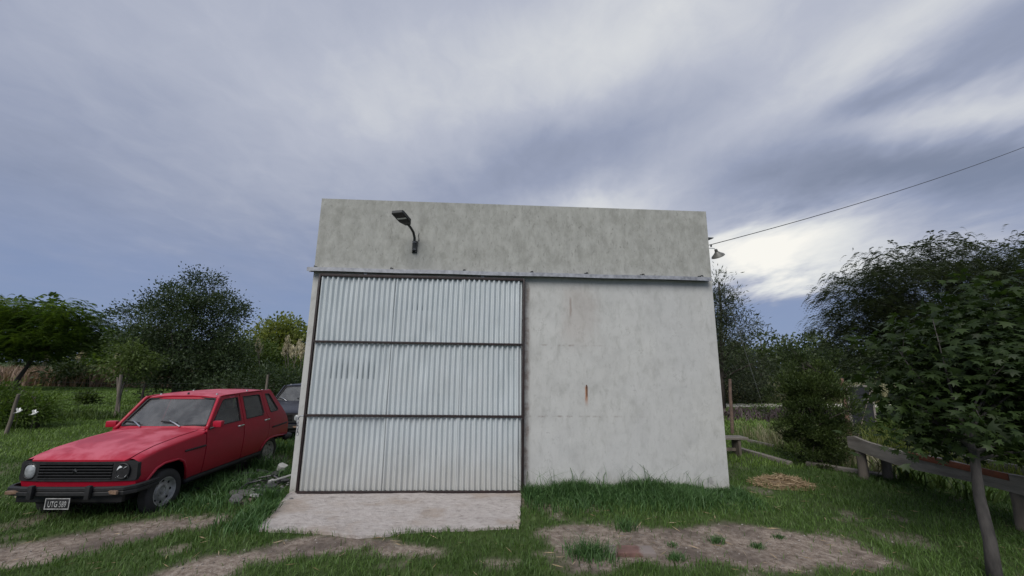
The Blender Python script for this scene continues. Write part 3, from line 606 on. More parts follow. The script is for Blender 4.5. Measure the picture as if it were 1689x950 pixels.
def build_car(name, label, pm_, loc, rot, scale=1.0, plate=True, broken=True):
    car = thing(name, label, 'car', loc); car.rotation_euler = rot; car.scale = (scale,) * 3
    def panel(nm, outline, mapf, par=car, mat=pm_, sp=.07, holes=(), lip=.02, flip=False):
        V, Tr, bl = cdt_panel(outline, sp, holes)
        vs = [mapf(p[0], p[1], 0.0) for p in V]; fs = [tuple(t) for t in Tr]
        if lip:
            for L in bl:
                n0 = len(vs); nb = len(L); vs += [mapf(V[i][0], V[i][1], lip) for i in L]
                fs += [(L[i], L[(i + 1) % nb], n0 + (i + 1) % nb, n0 + i) for i in range(nb)]
        return MB().add(vs, fs).obj(nm, mat, par, smooth=40)
    body = None
    win_f = [(.49, 1.03), (.43, 1.105), (.165, 1.375), (.12, 1.39), (-.20, 1.395), (-.195, 1.01), (.455, 1.0)]
    win_r = [(-.345, 1.01), (-.345, 1.395), (-.80, 1.388), (-.835, 1.37), (-.868, 1.05), (-.845, 1.012)]
    win_q = [(-1.01, 1.385), (-1.13, 1.38), (-1.165, 1.36), (-1.375, 1.065), (-1.36, 1.035), (-1.10, 1.03), (-1.08, 1.05)]
    arch_f = [(1.63, .44), (1.565, .52), (1.46, .635), (1.35, .675), (1.13, .675), (1.03, .62), (.97, .52), (.925, .36)]
    arch_r = [(-.83, .36), (-.87, .43), (-.95, .505), (-1.07, .545), (-1.25, .55), (-1.5, .525), (-1.86, .475)]
    tail = [(-1.225, 1.455), (-1.40, 1.25), (-1.60, 1.03), (-1.76, .865), (-1.83, .72), (-1.86, .475)]
    for sg in (1, -1):
        mp = lambda x, z, d, sg=sg: (x, sg * (side_y(x, z) - d), z)
        top = [(x, interp(x, HOOD) - .095) for x in (1.71, 1.62, 1.4, 1.1, .85, .68)]
        fen = panel('fender', [(.632, .36), (.632, .93)] + top[::-1] + [(1.735, .755), (1.735, .56), (1.70, .455)] + arch_f, mp)
        # rounded shoulder between bonnet and fender side
        vs = []; xs_ = [.60 + (1.735 - .60) * i / 22 for i in range(23)]
        for x in xs_:
            zt = interp(x, HOOD) - .095 if x > .68 else .945 - .0
            if x > 1.70: zt = interp(x, [(1.70, interp(1.70, HOOD) - .095), (1.735, .755)])
            yo = side_y(x, zt); yi = .625 if x < 1.7 else .625; zi = hood_z(x, yi) - .002
            for k in range(8):
                a = math.pi / 2 * k / 7; vs.append((x, sg * (yi + (yo - yi) * math.sin(a)), zt + (zi - zt) * math.cos(a)))
        fs = [(i * 8 + k, (i + 1) * 8 + k, (i + 1) * 8 + k + 1, i * 8 + k + 1) for i in range(22) for k in range(7)]
        MB().add(vs, fs).obj('fender_shoulder', pm_, fen, smooth=50)
        lip_ = MB().tube([mp(x, z, -.004) for x, z in arch_f], .016, 8).obj('arch_lip', pm_, fen, smooth=True)
        fd = panel('front_door', [(.614, .36), (.614, .97), (.575, 1.025), (.275, 1.40), (.235, 1.44), (-.259, 1.448), (-.259, .36)], mp, holes=[win_f])
        rd = panel('rear_door', [(-.275, .36), (-.275, 1.448), (-.905, 1.442), (-.935, 1.03), (-1.005, .93), (-1.02, .66), (-.96, .52), (-.88, .43), (-.84, .36)], mp, holes=[win_r])
        q = panel('rear_quarter', [(-.915, 1.442)] + tail + arch_r[::-1][1:-2] + [(-.972, .525), (-1.03, .66), (-1.015, .935), (-.945, 1.03)], mp, holes=[win_q])
        MB().tube([mp(x, z, -.004) for x, z in arch_r], .017, 8).obj('arch_lip', pm_, q, smooth=True)
        for par, wn in ((fd, win_f), (rd, win_r), (q, win_q)):
            panel('window_pane', wn, lambda x, z, d, sg=sg: (x, sg * (side_y(x, z) - .014), z), par, M['glass_dark'], .2, lip=0)
            MB().loop_tube([mp(x, z, .003) for x, z in wn], .009, 6).obj('window_seal', M['black_plastic'], par, smooth=True)
        for par, hx, hz in ((fd, -.165, .925), (rd, -.93, .915)):
            y = side_y(hx, hz); h = MB(); h.tube([(hx - .07, sg * (y + .002), hz - .004), (hx - .06, sg * (y + .026), hz), (hx + .05, sg * (y + .026), hz), (hx + .06, sg * (y + .002), hz - .004)], .010, 6); h.box((hx, sg * (y + .006), hz - .004), (.15, .012, .028), bev=.004); h.obj('door_handle', M['chrome'], par)
        for par, a, c_, zz in ((fen, 1.03, .64, .757), (q, -1.13, -1.74, .742)):
            MB().tube([mp(a + (c_ - a) * t, zz, -.004) for t in np.linspace(0, 1, 8)], .014, 6).obj('trim_strip', M['black_plastic'], par, smooth=True)
        MB().tube([mp(.90 - 1.76 * t, .315, .03) for t in np.linspace(0, 1, 10)], .045, 8).obj('sill', M['black_plastic'], car, smooth=True)
        MB().tube([(.26, sg * .585, 1.440), (.10, sg * .592, 1.455), (-.4, sg * .592, 1.462), (-.95, sg * .580, 1.455), (-1.22, sg * .553, 1.445)], .012, 8).obj('drip_rail', pm_, car, smooth=True)
        # A-pillar filler between screen frame and door
        MB().tube([(.60, sg * .715, .985), (.555, sg * .700, 1.04), (.27, sg * .605, 1.405), (.235, sg * .59, 1.44)], [.03, .026, .026, .026], 8).obj('pillar', pm_, car, smooth=True)
        mi = MB(); mi.box((.52, sg * .835, 1.055), (.07, .15, .095), Matrix.Rotation(sg * -.12, 3, 'Z'), bev=.018); mir = mi.obj('mirror', pm_, car)
        MB().tube([(.56, sg * .72, .985), (.53, sg * .79, 1.01)], .016, 8).obj('mirror_arm', M['black_plastic'], mir)
    # bonnet, roof, cowl
    hood = [(.655, -.615), (1.60, -.615), (1.72, -.612), (1.765, -.58), (1.785, -.3), (1.79, 0), (1.785, .3), (1.765, .58), (1.72, .612), (1.60, .615), (.655, .615)]
    panel('bonnet', hood, lambda x, y, d: (x, y, hood_z(x, y) + .003 - d), sp=.06, lip=.025)
    panel('cowl', [(.50, -.70), (.645, -.70), (.645, .70), (.50, .70)], lambda x, y, d: (x, y, 1.012 - .03 * (abs(y) / .7) ** 3 + (.628 - x) * .10 - d), sp=.06)
    rz = lambda x, y: 1.500 - .045 * (abs(y) / .58) ** 3 - .035 * max(0, (x - .0) / .27) ** 2 - .045 * max(0, (-x - .55) / .7) ** 2
    panel('roof', [(.255, -.52), (.265, 0), (.255, .52), (.21, .575), (-.9, .575), (-1.20, .545), (-1.235, .4), (-1.245, 0), (-1.235, -.4), (-1.20, -.545), (-.9, -.575), (.21, -.575)], lambda x, y, d: (x, y, rz(x, y) - d), sp=.08)
    for x, y in ((.12, .47), (.12, -.47), (-.62, .50), (-.62, -.50), (-1.12, .48)):
        MB().lathe([(0, .022), (.010, .020), (.014, .010), (.02, 0)], 10, Matrix.Translation((x, y, rz(x, y)))).obj('roof_knob', M['galv'], car)
    MB().lathe([(0, .03), (.012, .028), (.018, .0)], 8, Matrix.Translation((.20, .05, rz(.2, .05)))).obj('aerial_base', M['black_plastic'], car)
    # windscreen frame plane: parameter (y, t)
    def ws(y, t, d):
        k = (abs(y) / .7) ** 2; w_ = 1 - .165 * t
        return (.615 - .352 * t - .055 * k + .0 - d * .75, y * w_, 1.005 + .435 * t - d * .6)
    wsh = [(-.655, .06), (.655, .06), (.675, .12), (.655, .90), (.61, .945), (-.61, .945), (-.655, .90), (-.675, .12)]
    fr = panel('windscreen_frame', [(-.71, 0), (.71, 0), (.70, 1.0), (-.70, 1.0)], ws, holes=[wsh])
    wsg = panel('windscreen', wsh, lambda y, t, d: ws(y, t, .012), mat=M['glass'], sp=.15, lip=0)
    MB().loop_tube([ws(y, t, -.004) for y, t in wsh], .017, 6).obj('windscreen_seal', M['black_plastic'], wsg, smooth=True)
    for y0, y1 in ((-.42, -.72), (.20, -.10)):
        p0 = Vector(ws(y0 + .10, .03, -.02)); p1 = Vector(ws(y0 - .10, .20, -.03)); wp = MB(); wp.tube([p0, p0.lerp(p1, .5) + Vector((.01, 0, .01)), p1], [.011, .009, .006], 6); wob = wp.obj('wiper', M['chrome'], car)
        q0 = Vector(ws(y0 + .03, .145, -.016)); q1 = Vector(ws(y0 - .24, .20, -.016)); MB().tube([q0, q1], .010, 5).obj('wiper_blade', M['black_plastic'], wob)
    # tail: hatch with window, lamps, bumper
    tz = [(z, x) for x, z in tail][::-1]
    tx = lambda z: interp(z, tz)
    hw = lambda z: side_y(tx(z), z) - .012
    hatch = [(-hw(.5), .48), (hw(.5), .48), (hw(.72), .72), (hw(.87), .87), (hw(1.03), 1.03), (hw(1.25), 1.25), (hw(1.44), 1.44), (-hw(1.44), 1.44), (-hw(1.25), 1.25), (-hw(1.03), 1.03), (-hw(.87), .87), (-hw(.72), .72)]
    hwin = [(-.52, 1.0), (.52, 1.0), (.46, 1.37), (-.46, 1.37)]
    ht = panel('hatch', hatch, lambda y, z, d: (tx(z) + .012 + d, y, z), holes=[hwin])
    panel('rear_window', hwin, lambda y, z, d: (tx(z) + .025, y, z), ht, M['glass_dark'], .2, lip=0)
    for sg in (1, -1): MB().box((-1.845, sg * .55, .66), (.03, .14, .16), bev=.01).obj('tail_lamp', M['lens_amber'], car)
    MB().tube([(-1.62, -.76, .46), (-1.86, -.72, .46), (-1.93, -.4, .46), (-1.94, 0, .46), (-1.93, .4, .46), (-1.86, .72, .46), (-1.62, .76, .46)], .055, 8).obj('rear_bumper', M['black_plastic'], car, smooth=True)
    # front: black surround, slats, lamps
    fx = lambda y: 1.792 - .05 * (abs(y) / .72) ** 3
    gr = panel('grille_surround', [(-.722, .562), (.722, .562), (.735, .60), (.728, .765), (.70, .795), (-.70, .795), (-.728, .765), (-.735, .60)], lambda y, z, d: (fx(y) - d, y, z), mat=M['black_plastic'], holes=[[(-.46, .585), (.46, .585), (.46, .775), (-.46, .775)]], lip=.05)
    for sg in (1, -1):
        MB().add([(fx(.735) + .0, sg * .735, .60), (fx(.735), sg * .728, .765), (1.66, sg * .715, .765), (1.66, sg * .72, .60)], [(0, 1, 2, 3)]).obj('corner_cap', M['black_plastic'], gr, smooth=False)
    for i in range(6):
        z = .595 + i * .034
        MB().box((1.772, 0, z), (.035, .915, .013), bev=.004).obj('grille_slat', M['black_plastic'], gr)
    MB().add([(1.79, 0, .715), (1.79, .028, .68), (1.79, 0, .645), (1.79, -.028, .68), (1.80, 0, .70), (1.80, .016, .68), (1.80, 0, .66), (1.80, -.016, .68)], [(0, 1, 5, 4), (1, 2, 6, 5), (2, 3, 7, 6), (3, 0, 4, 7)]).obj('badge', M['lamp_metal'], gr, smooth=False)
    MB().box((1.70, 0, .68), (.01, .94, .2)).obj('radiator', M['dark_void'], car)
    lampo = [(.078 * (abs(math.cos(a)) ** .85) * (1 if math.cos(a) > 0 else -1), .088 * (abs(math.sin(a)) ** .85) * (1 if math.sin(a) > 0 else -1)) for a in np.linspace(0, 2 * math.pi, 24, endpoint=False)]
    for sg in (1, -1):
        hl = thing('hl', 'x', 'x') if False else None
        yc = sg * .575; brk = broken and sg > 0
        bez = MB().loop_tube([(fx(.59) + .006, yc + p, .68 + q_) for p, q_ in lampo], .012, 6).obj('headlight', M['black_plastic'], car, smooth=True)
        if brk:
            bez['label'] = 'broken headlight with its glass smashed out'
            vs = [(fx(.59) + .004, yc + p * .95, .68 + q_ * .95) for p, q_ in lampo] + [(fx(.59) - .06, yc + p * .55, .68 + q_ * .55) for p, q_ in lampo]
            MB().add(vs, [(i, (i + 1) % 24, 24 + (i + 1) % 24, 24 + i) for i in range(24)] + [tuple(range(24, 48))]).obj('reflector_bowl', M['dark_void'], bez)
            for (a, b_, c_) in (((-.085, .02), (-.0, .055), (-.06, .08)), ((.0, .03), (.07, .07), (.03, .055)), ((-.08, -.085), (-.03, -.05), (-.06, -.09)), ((-.085, .0), (-.05, .03), (-.082, .045)), ((.03, -.09), (.075, -.04), (.08, -.08))):
                MB().add([(fx(.59) + .012, yc + a[0] * .9, .68 + a[1] * .9), (fx(.59) + .016, yc + b_[0] * .9, .68 + b_[1] * .9), (fx(.59) + .006, yc + c_[0] * .9, .68 + c_[1] * .9)], [(0, 1, 2)]).obj('glass_shard', M['lens_white'], bez, smooth=False)
        else:
            vs = []; 
            for k_, (s_, dx) in enumerate(((1, 0), (.75, .016), (.4, .026))): vs += [(fx(.59) + dx, yc + p * s_, .68 + q_ * s_) for p, q_ in lampo]
            vs.append((fx(.59) + .03, yc, .68))
            fs = [(k_ * 24 + i, k_ * 24 + (i + 1) % 24, (k_ + 1) * 24 + (i + 1) % 24, (k_ + 1) * 24 + i) for k_ in range(2) for i in range(24)] + [(48 + i, 48 + (i + 1) % 24, 72) for i in range(24)]
            MB().add(vs, fs).obj('lens', M['lens_lamp'], bez, smooth=True)
    panel('valance', [(-.70, .40), (.70, .40), (.722, .56), (-.722, .56)], lambda y, z, d: (fx(y) - .012 - d - (.56 - z) * .25, y, z))
    bp = [(1.45, -.775), (1.62, -.785), (1.76, -.77), (1.85, -.70), (1.885, -.5), (1.895, 0), (1.885, .5), (1.85, .70), (1.76, .77), (1.62, .785), (1.45, .775)]
    vs = []
    sec = [(0.0, -.052), (.016, -.042), (.016, -.01), (.006, 0), (.016, .01), (.016, .04), (0, .05), (-.03, .05), (-.03, -.052)]
    for i, (x, y) in enumerate(bp):
        a = Vector(bp[min(i + 1, len(bp) - 1)]) - Vector(bp[max(i - 1, 0)]); n = Vector((a.y, -a.x)).normalized()
        for d, z in sec: vs.append((x + n.x * d, y + n.y * d, .475 + z))
    ns = len(sec); fs = [(i * ns + k, i * ns + (k + 1) % ns, (i + 1) * ns + (k + 1) % ns, (i + 1) * ns + k) for i in range(len(bp) - 1) for k in range(ns)] + [tuple(range(ns)), tuple((len(bp) - 1) * ns + k for k in range(ns - 1, -1, -1))]
    bu = MB().add(vs, fs).obj('front_bumper', M['black_plastic'], car, smooth=30)
    MB().box((1.78, 0, .37), (.05, 1.30, .09), bev=.01).obj('skirt', M['black_plastic'], car)
    for y in (-.345, .345): MB().box((1.925, y, .475), (.05, .06, .16), bev=.016).obj('overrider', M['black_plastic'], bu)
    for y in (-.60, .60): MB().box((1.885, y, .468), (.03, .15, .042), Matrix.Rotation(-.25 * (1 if y > 0 else -1), 3, 'Z'), bev=.006).obj('indicator', M['lens_amber'], bu)
    if plate:
        pl = MB().box((1.905, -.02, .345), (.006, .30, .125), bev=.002).obj('number_plate', M['black_plastic'], car)
        k = MB()
        for (y, z, a, c_) in ((-.02, .403, .294, .009), (-.02, .287, .294, .009), (-.163, .345, .009, .107), (.123, .345, .009, .107)): k.box((1.910, y, z), (.005, a, c_))
        M['plate_white'] = pm('plate_white', (.34, .34, .33), .6, .35, 30); k.obj('plate_border', M['plate_white'], pl, smooth=False)
        cu = bpy.data.curves.new('plate_text', 'FONT'); cu.body = 'UTG 589'; cu.size = .105; cu.align_x = 'CENTER'; cu.align_y = 'CENTER'; cu.extrude = .0015
        to = bpy.data.objects.new('t', cu); COL.objects.link(to); dg = bpy.context.evaluated_depsgraph_get()
        tm = bpy.data.meshes.new_from_object(to.evaluated_get(dg)); bpy.data.objects.remove(to)
        tm.transform(Matrix.Translation((1.912, -.02, .337)) @ Matrix(((0, 0, 1, 0), (1, 0, 0, 0), (0, 1, 0, 0), (0, 0, 0, 1))) @ Matrix.Diagonal((.56, .88, 1, 1)))
        tm.materials.clear(); finish(tm, M['plate_white'], False); link('plate_lettering', tm, pl)
    # wheels
    for x in (1.245, -1.175):
        for sg in (1, -1):
            wy = .655 if x > 0 else .625
            Mx = Matrix.Translation((x, sg * wy, .285)) @ Matrix.Rotation(-sg * math.pi / 2, 4, 'X') @ Matrix.Rotation(0, 4, 'Z')
            wh = thing_part('wheel', car)
            MB().lathe([(.175, -.07), (.20, -.075), (.265, -.068), (.283, -.05), (.286, 0), (.283, .05), (.265, .068), (.24, .076), (.20, .074), (.175, .06)], 40, Mx).obj('tyre', M['rubber'], wh, smooth=40)
            MB().lathe([(.185, -.06), (.188, .058), (.180, .066), (.168, .060), (.160, .035), (.150, .022), (.120, .018), (.105, .034), (.085, .040), (.06, .036), (.056, .022), (.035, .022), (.03, .034), (0, .036)], 40, Mx).obj('rim', M['rim_steel'], wh, smooth=50)
            sl = MB()
            for k in range(8):
                a = 2 * math.pi * k / 8; sl.lathe([(0, .0), (.017, .0), (.017, .004), (0, .004)], 10, Mx @ Matrix.Translation((.135 * math.cos(a), .135 * math.sin(a), .0205)))
            sl.obj('rim_slot', M['dark_void'], wh)['kind'] = 'stuff'
            nb = MB()
            for k in range(3):
                a = 2 * math.pi * k / 3 + .4; nb.lathe([(.011, 0), (.011, .016), (0, .018)], 6, Mx @ Matrix.Translation((.072 * math.cos(a), .072 * math.sin(a), .035)))
            nb.obj('wheel_nut', M['rim_steel'], wh)['kind'] = 'stuff'
    # inside and underneath
    k = MB(); k.box((.0, 0, .36), (3.4, 1.02, .16)); k.box((-.15, 0, .40), (1.45, 1.36, .14)); k.box((1.2, 0, .58), (1.0, 1.0, .5)); k.box((-1.45, 0, .60), (.7, 1.0, .4)); k.obj('underbody', M['dark_void'], car, smooth=False)
    k = MB(); k.box((.52, 0, .90), (.20, 1.32, .17), bev=.03); k.obj('dashboard', M['seat'], car)
    for y in (.33, -.33):
        k = MB(); k.box((-.10, y, .62), (.5, .48, .16), bev=.05); k.box((-.36, y, .90), (.13, .48, .56), Matrix.Rotation(-.22, 3, 'Y'), bev=.05); k.obj('front_seat', M['seat'], car)
    k = MB(); k.box((-.95, 0, .62), (.5, 1.16, .16), bev=.05); k.box((-1.2, 0, .86), (.13, 1.16, .46), Matrix.Rotation(-.25, 3, 'Y'), bev=.05); k.obj('rear_seat', M['seat'], car)
    Ms = Matrix.Translation((.28, .33, .98)) @ Matrix.Rotation(math.radians(-62), 4, 'Y')
    MB().loop_tube([Ms @ Vector((.19 * math.cos(a), .19 * math.sin(a), 0)) for a in np.linspace(0, 2 * math.pi, 20, endpoint=False)], .012, 6).tube([(.28, .33, .98), (.45, .33, .88)], .02, 6).obj('steering_wheel', M['seat'], car)
    return car
def thing_part(name, parent):
    o = bpy.data.objects.new(name, None); o.empty_display_size = .05; COL.objects.link(o); o.parent = parent; return o
red = build_car('parked_car', 'old faded red hatchback with black bumper and one smashed headlight', M['red_paint'], (-5.429, 7.163, -.043), (.0118, .0202, -1.5675))
navy = build_car('parked_car', 'dark navy car parked tight behind the red one, mostly hidden by shed', M['navy_paint'], (-6.0, 12.2, -.02), (0, 0, -1.53), .94, plate=False, broken=False)
# ------------------------------------------------------------------ vegetation
def unit(a): return a / (np.linalg.norm(a, axis=-1, keepdims=True) + 1e-9)
def leaf_mesh(name, P, D, L, wr, tint, rg, fold=.12):           # four-cornered folded leaves
    n = len(P); D = unit(D); s = unit(np.cross(D, rg.normal(size=(n, 3)))); up = np.cross(s, D)
    L = L[:, None]; mid = P + D * L * .45
    V = np.stack([P, mid + s * L * wr - up * L * fold, P + D * L, mid - s * L * wr - up * L * fold], 1).reshape(-1, 3)
    return np_mesh(name, V, quads=np.arange(4 * n).reshape(-1, 4), attrs={'tint': np.repeat(tint, 4)})
def frond_mesh(name, P, D, L, npair, droop, lw, tint, rg):      # drooping feathery fronds
    n = len(P); D = unit(D); t = (np.arange(npair) + 1.0) / npair
    lat = unit(np.cross(D, np.array([0, 0, 1.0])) + rg.normal(size=(n, 3)) * .15)
    C = P[:, None] + D[:, None] * (L[:, None] * t)[..., None]; C[..., 2] -= droop * L[:, None] * t ** 2
    Vs = []
    for sg in (1, -1):
        ll = (L[:, None] * lw * (1.15 - .55 * t))[..., None]
        a = lat[:, None] * sg + D[:, None] * .45 + np.array([0, 0, -.35]); a = unit(a + rg.normal(size=a.shape) * .18)
        b_ = D[:, None] * np.ones_like(a)
        Vs.append(np.stack([C, C + a * ll * .5 + b_ * ll * .17, C + a * ll, C + a * ll * .5 - b_ * ll * .17], 2))
    V = np.stack(Vs, 2).reshape(-1, 3); N = len(V) // 4
    return np_mesh(name, V, quads=np.arange(4 * N).reshape(-1, 4), attrs={'tint': np.repeat(np.repeat(tint, npair * 2), 4)})
def crown_points(ells, n, rg, shell=.45, lump=.25):
    vol = np.array([e[3] * e[4] * e[5] for e in ells]); k = rg.choice(len(ells), n, p=vol / vol.sum())
    d = unit(rg.normal(size=(n, 3))); r = rg.uniform(0, 1, n) ** shell
    r *= 1 + lump * (rg.uniform(0, 1, n) - .5) * 2
    e = np.array(ells)[k]; return e[:, :3] + d * r[:, None] * e[:, 3:6], d
def wood(mb, trunk, targets, tr, rg, twig=.012, n=6, zmin=0.0, nlimb=12, rad=None):
    tp = [Vector(p) for p in trunk]; nt_ = len(tp)
    mb.tube(tp, rad or [tr * (1 - .75 * i / (nt_ - 1)) * (1.25 if i == 0 else 1) for i in range(nt_)], 10)
    T_ = [Vector(c) for c in targets]; nodes = []
    def curve(a, c, r0, r1, sides, lift):
        mid = a.lerp(c, .5) + Vector((rg.normal() * .08, rg.normal() * .08, lift)) * (c - a).length
        pts = [a * (1 - k / 5) ** 2 + mid * 2 * (k / 5) * (1 - k / 5) + c * (k / 5) ** 2 for k in range(6)]
        mb.tube(pts, [r0 + (r1 - r0) * (k / 5) ** .7 for k in range(6)], sides, cap=False); return pts
    ztop = tp[-1].z
    def on_trunk(z):
        for i in range(nt_ - 1):
            if tp[i].z <= z <= tp[i + 1].z: return tp[i].lerp(tp[i + 1], (z - tp[i].z) / max(tp[i + 1].z - tp[i].z, 1e-6))
        return tp[-1]
    for j, c in enumerate(T_):
        hz = min(max(c.z * .62, ztop * .22, zmin + .25 * (c.z - zmin)), ztop * .93); a = on_trunk(hz)
        if j < nlimb:
            r0 = max(twig * 1.8, tr * .42 * (1 - .6 * hz / ztop)); nodes += curve(a, c, r0, twig * .7, 6, .08)[2:5]
        else:
            b_ = min(nodes + [a], key=lambda q: (q - c).length); curve(b_, c, twig * .95, twig * .3, 4, .03)
def tree(name, label, cat, loc, ells, trunk, tr, nclump, rc, nleaf, lsize, lmat, bmat, seed, kind='leaf', wr=.3, group=None, droop=.8, bias=(0, 0, .15), npair=7, shell=.45, woody=70, name_crown='crown', lump=.25):
    rg = np.random.default_rng(seed); t = thing(name, label, cat, loc, group=group)
    Cc, Cd = crown_points(ells, nclump, rg, shell, lump)
    wd = MB(); wood(wd, trunk, Cc[:woody], tr, rg); wd.obj('trunk', bmat, t, smooth=True)
    k = rg.integers(0, nclump, nleaf); off = rg.normal(size=(nleaf, 3)) * rc * np.array([1, 1, .75])
    P = Cc[k] + off; P[:, 2] = np.maximum(P[:, 2], .05)
    ct = rg.uniform(.0, 1, nclump); tint = np.clip(ct[k] * .6 + rg.uniform(0, .4, nleaf), 0, 1)
    D = unit(off) * .7 + Cd[k] * .5 + rg.normal(size=(nleaf, 3)) * .5 + np.array(bias)
    L = lsize * rg.uniform(.65, 1.3, nleaf)
    if kind == 'leaf': me = leaf_mesh(name_crown, P, D, L, wr, tint, rg)
    else:
        D[:, 2] = np.abs(D[:, 2]) * .6 - .05; me = frond_mesh(name_crown, P, D, L, npair, droop, .38, tint, rg)
    finish(me, lmat, False); link(name_crown, me, t); return t
LM = {}
LM['dark'] = leaf_mat('leaf_dark', (.021, .037, .018), (.082, .118, .055), .35)
LM['mid'] = leaf_mat('leaf_mid', (.032, .060, .014), (.105, .150, .040), .4)
LM['lime'] = leaf_mat('leaf_lime', (.10, .135, .030), (.26, .29, .085), .45)
LM['feather'] = leaf_mat('leaf_feather', (.036, .075, .014), (.135, .200, .040), .45)
LM['grey'] = leaf_mat('leaf_grey', (.028, .040, .026), (.085, .105, .065), .35)
LM['willow'] = leaf_mat('leaf_willow', (.022, .032, .018), (.075, .095, .05), .35)
LM['far'] = leaf_mat('leaf_far', (.026, .044, .016), (.080, .110, .040), .3)
LM['gum'] = leaf_mat('leaf_gum', (.012, .025, .008), (.045, .075, .018), .4)
LM['meadow'] = leaf_mat('meadow_grass', (.075, .135, .026), (.180, .275, .065), .3)
LM['sapling'] = leaf_mat('leaf_sapling', (.05, .085, .02), (.13, .18, .05), .4)
LM['conifer'] = leaf_mat('leaf_conifer', (.012, .026, .008), (.095, .135, .036), .25)
LM['straw'] = leaf_mat('straw', (.26, .18, .10), (.52, .40, .26), .2)
LM['pinkgrass'] = leaf_mat('pink_grass', (.13, .09, .065), (.36, .25, .19), .3)
LM['palegrass'] = leaf_mat('pale_grass', (.11, .12, .055), (.40, .36, .24), .3)
LM['plume'] = leaf_mat('plume', (.42, .37, .27), (.68, .62, .48), .4)
LM['purple'] = leaf_mat('purple_weed', (.045, .032, .035), (.13, .095, .10), .2)
LM['grass'] = leaf_mat('grass', (.028, .064, .013), (.125, .210, .052), .3)
LM['grass_tall'] = leaf_mat('grass_tall', (.024, .066, .018), (.105, .200, .066), .3)
LM['white'] = leaf_mat('white', (.6, .6, .58), (.7, .7, .68), .1)
# --- grass
def blades(name, X, Y, Hh, Wd, mat, rg, label, cat='grass', tint=None, lean=.45, z0=None, curl=.5):
    n = len(X); Z_ = ground_z(X, Y) - .005 if z0 is None else np.full(n, z0); a = rg.uniform(0, 2 * np.pi, n); b_ = a + rg.normal(0, .9, n) + np.pi / 2
    s = np.stack([np.cos(a), np.sin(a), np.zeros(n)], 1) * Wd[:, None] * .5; ld = np.stack([np.cos(b_), np.sin(b_), np.zeros(n)], 1)
    ln = (rg.uniform(.15, 1, n) * lean * Hh)[:, None]; P = np.stack([X, Y, Z_], 1); up = np.array([0, 0, 1.]) * Hh[:, None]
    m_ = P + ld * ln * .32 + up * .58; tip = P + ld * ln * (1 + curl * .3) + up * rg.uniform(.8, 1, n)[:, None]
    V = np.stack([P - s, P + s, m_ + s * .75, m_ - s * .75, tip], 1).reshape(-1, 3); i = np.arange(n) * 5
    if tint is None: tint = rg.uniform(0, 1, n)
    me = np_mesh(name, V, quads=np.stack([i, i + 1, i + 2, i + 3], 1), tris=np.stack([i + 3, i + 2, i + 4], 1), attrs={'tint': np.repeat(np.clip(tint, 0, 1), 5)})
    finish(me, mat, False); o = link(name, me); return tag(o, label, cat, kind='stuff')
c_, s_ = math.cos(YAW), math.sin(YAW)
def floc(X, Y): return (X - FO.x) * c_ + (Y - FO.y) * s_, -(X - FO.x) * s_ + (Y - FO.y) * c_
SLAB = [(p.x, p.y) for p in ap]
def keep_grass(X, Y, rg, strength=1.0):
    lx, ly = floc(X, Y); inb = (lx > -.02) & (lx < FW + .02) & (ly > -.03) & (ly < FD + .1)
    d = dirt_mask(X, Y) * strength; sl = poly_sd(X, Y, SLAB) > .05 * rg.uniform(0, 1, len(X)) ** 2
    return (~inb) & (~sl) & (rg.uniform(0, 1, len(X)) > d * .975)
rg = np.random.default_rng(11)
def scatter(x0, x1, y0, y1, dens):
    n = int((x1 - x0) * (y1 - y0) * dens); return rg.uniform(x0, x1, n), rg.uniform(y0, y1, n)
def lawn(name, x0, x1, y0, y1, dens, h, w, label, mat='grass'):
    X, Y = scatter(x0, x1, y0, y1, dens); k = keep_grass(X, Y, rg); X, Y = X[k], Y[k]
    cl = fbm(X * 1.6, Y * 1.6, 41, 4); cl2 = fbm(X * .45, Y * .45, 47, 3); H_ = h * (.45 + 1.2 * cl) * rg.uniform(.6, 1.35, len(X))
    ti = .15 + .5 * (cl2 - .3) + .55 * rg.uniform(0, 1, len(X))
    return blades(name, X, Y, H_, w * rg.uniform(.7, 1.3, len(X)), LM[mat], rg, label, tint=ti, lean=.9)
lawn('grass', -9.5, 9.5, 2.6, 5.6, 1600, .060, .0075, 'short rough grass around the bare earth tracks before the shed')
lawn('grass', -11, 10.5, 5.6, 8.6, 900, .070, .0095, 'short green grass under the red car and beside the shed')
lawn('grass', -19, 15, 8.6, 14.0, 330, .085, .015, 'mown lawn between the cars and the wire fence', 'meadow')
lawn('grass', -42, 26, 14.0, 31.0, 130, .10, .035, 'mown meadow beyond the wire fence', 'meadow')
# long grass against the shed wall and at the slab's corners
n = 12500; lx = 3.62 + rg.uniform(0, 1, n) ** .9 * 3.55; ly = -.02 - np.abs(rg.normal(0, .42, n)); k = ly > -1.05 - .1 * np.sin(lx * 5); lx, ly = lx[k], ly[k]
Xw = FO.x + lx * c_ - ly * s_; Yw = FO.y + lx * s_ + ly * c_
hh = (.05 + .22 * fbm(lx * 1.8, ly * 1.8, 61, 3) + .20 * (rg.uniform(0, 1, len(lx)) > .982)) * rg.uniform(.6, 1.3, len(lx)) * np.clip(1.25 - (-ly) * .55, .4, 1.2) * np.clip((7.5 - lx) / 1.3, .55, 1)
blades('grass', Xw, Yw, hh, rg.uniform(.007, .013, len(lx)), LM['grass_tall'], rg, 'long unmown grass growing along the foot of the shed wall', lean=.95)
def clump(cx, cy, r, n, h, w): return cx + rg.normal(0, r, n), cy + rg.normal(0, r * .7, n), h * rg.uniform(.5, 1.25, n), rg.uniform(.7, 1.3, n) * w
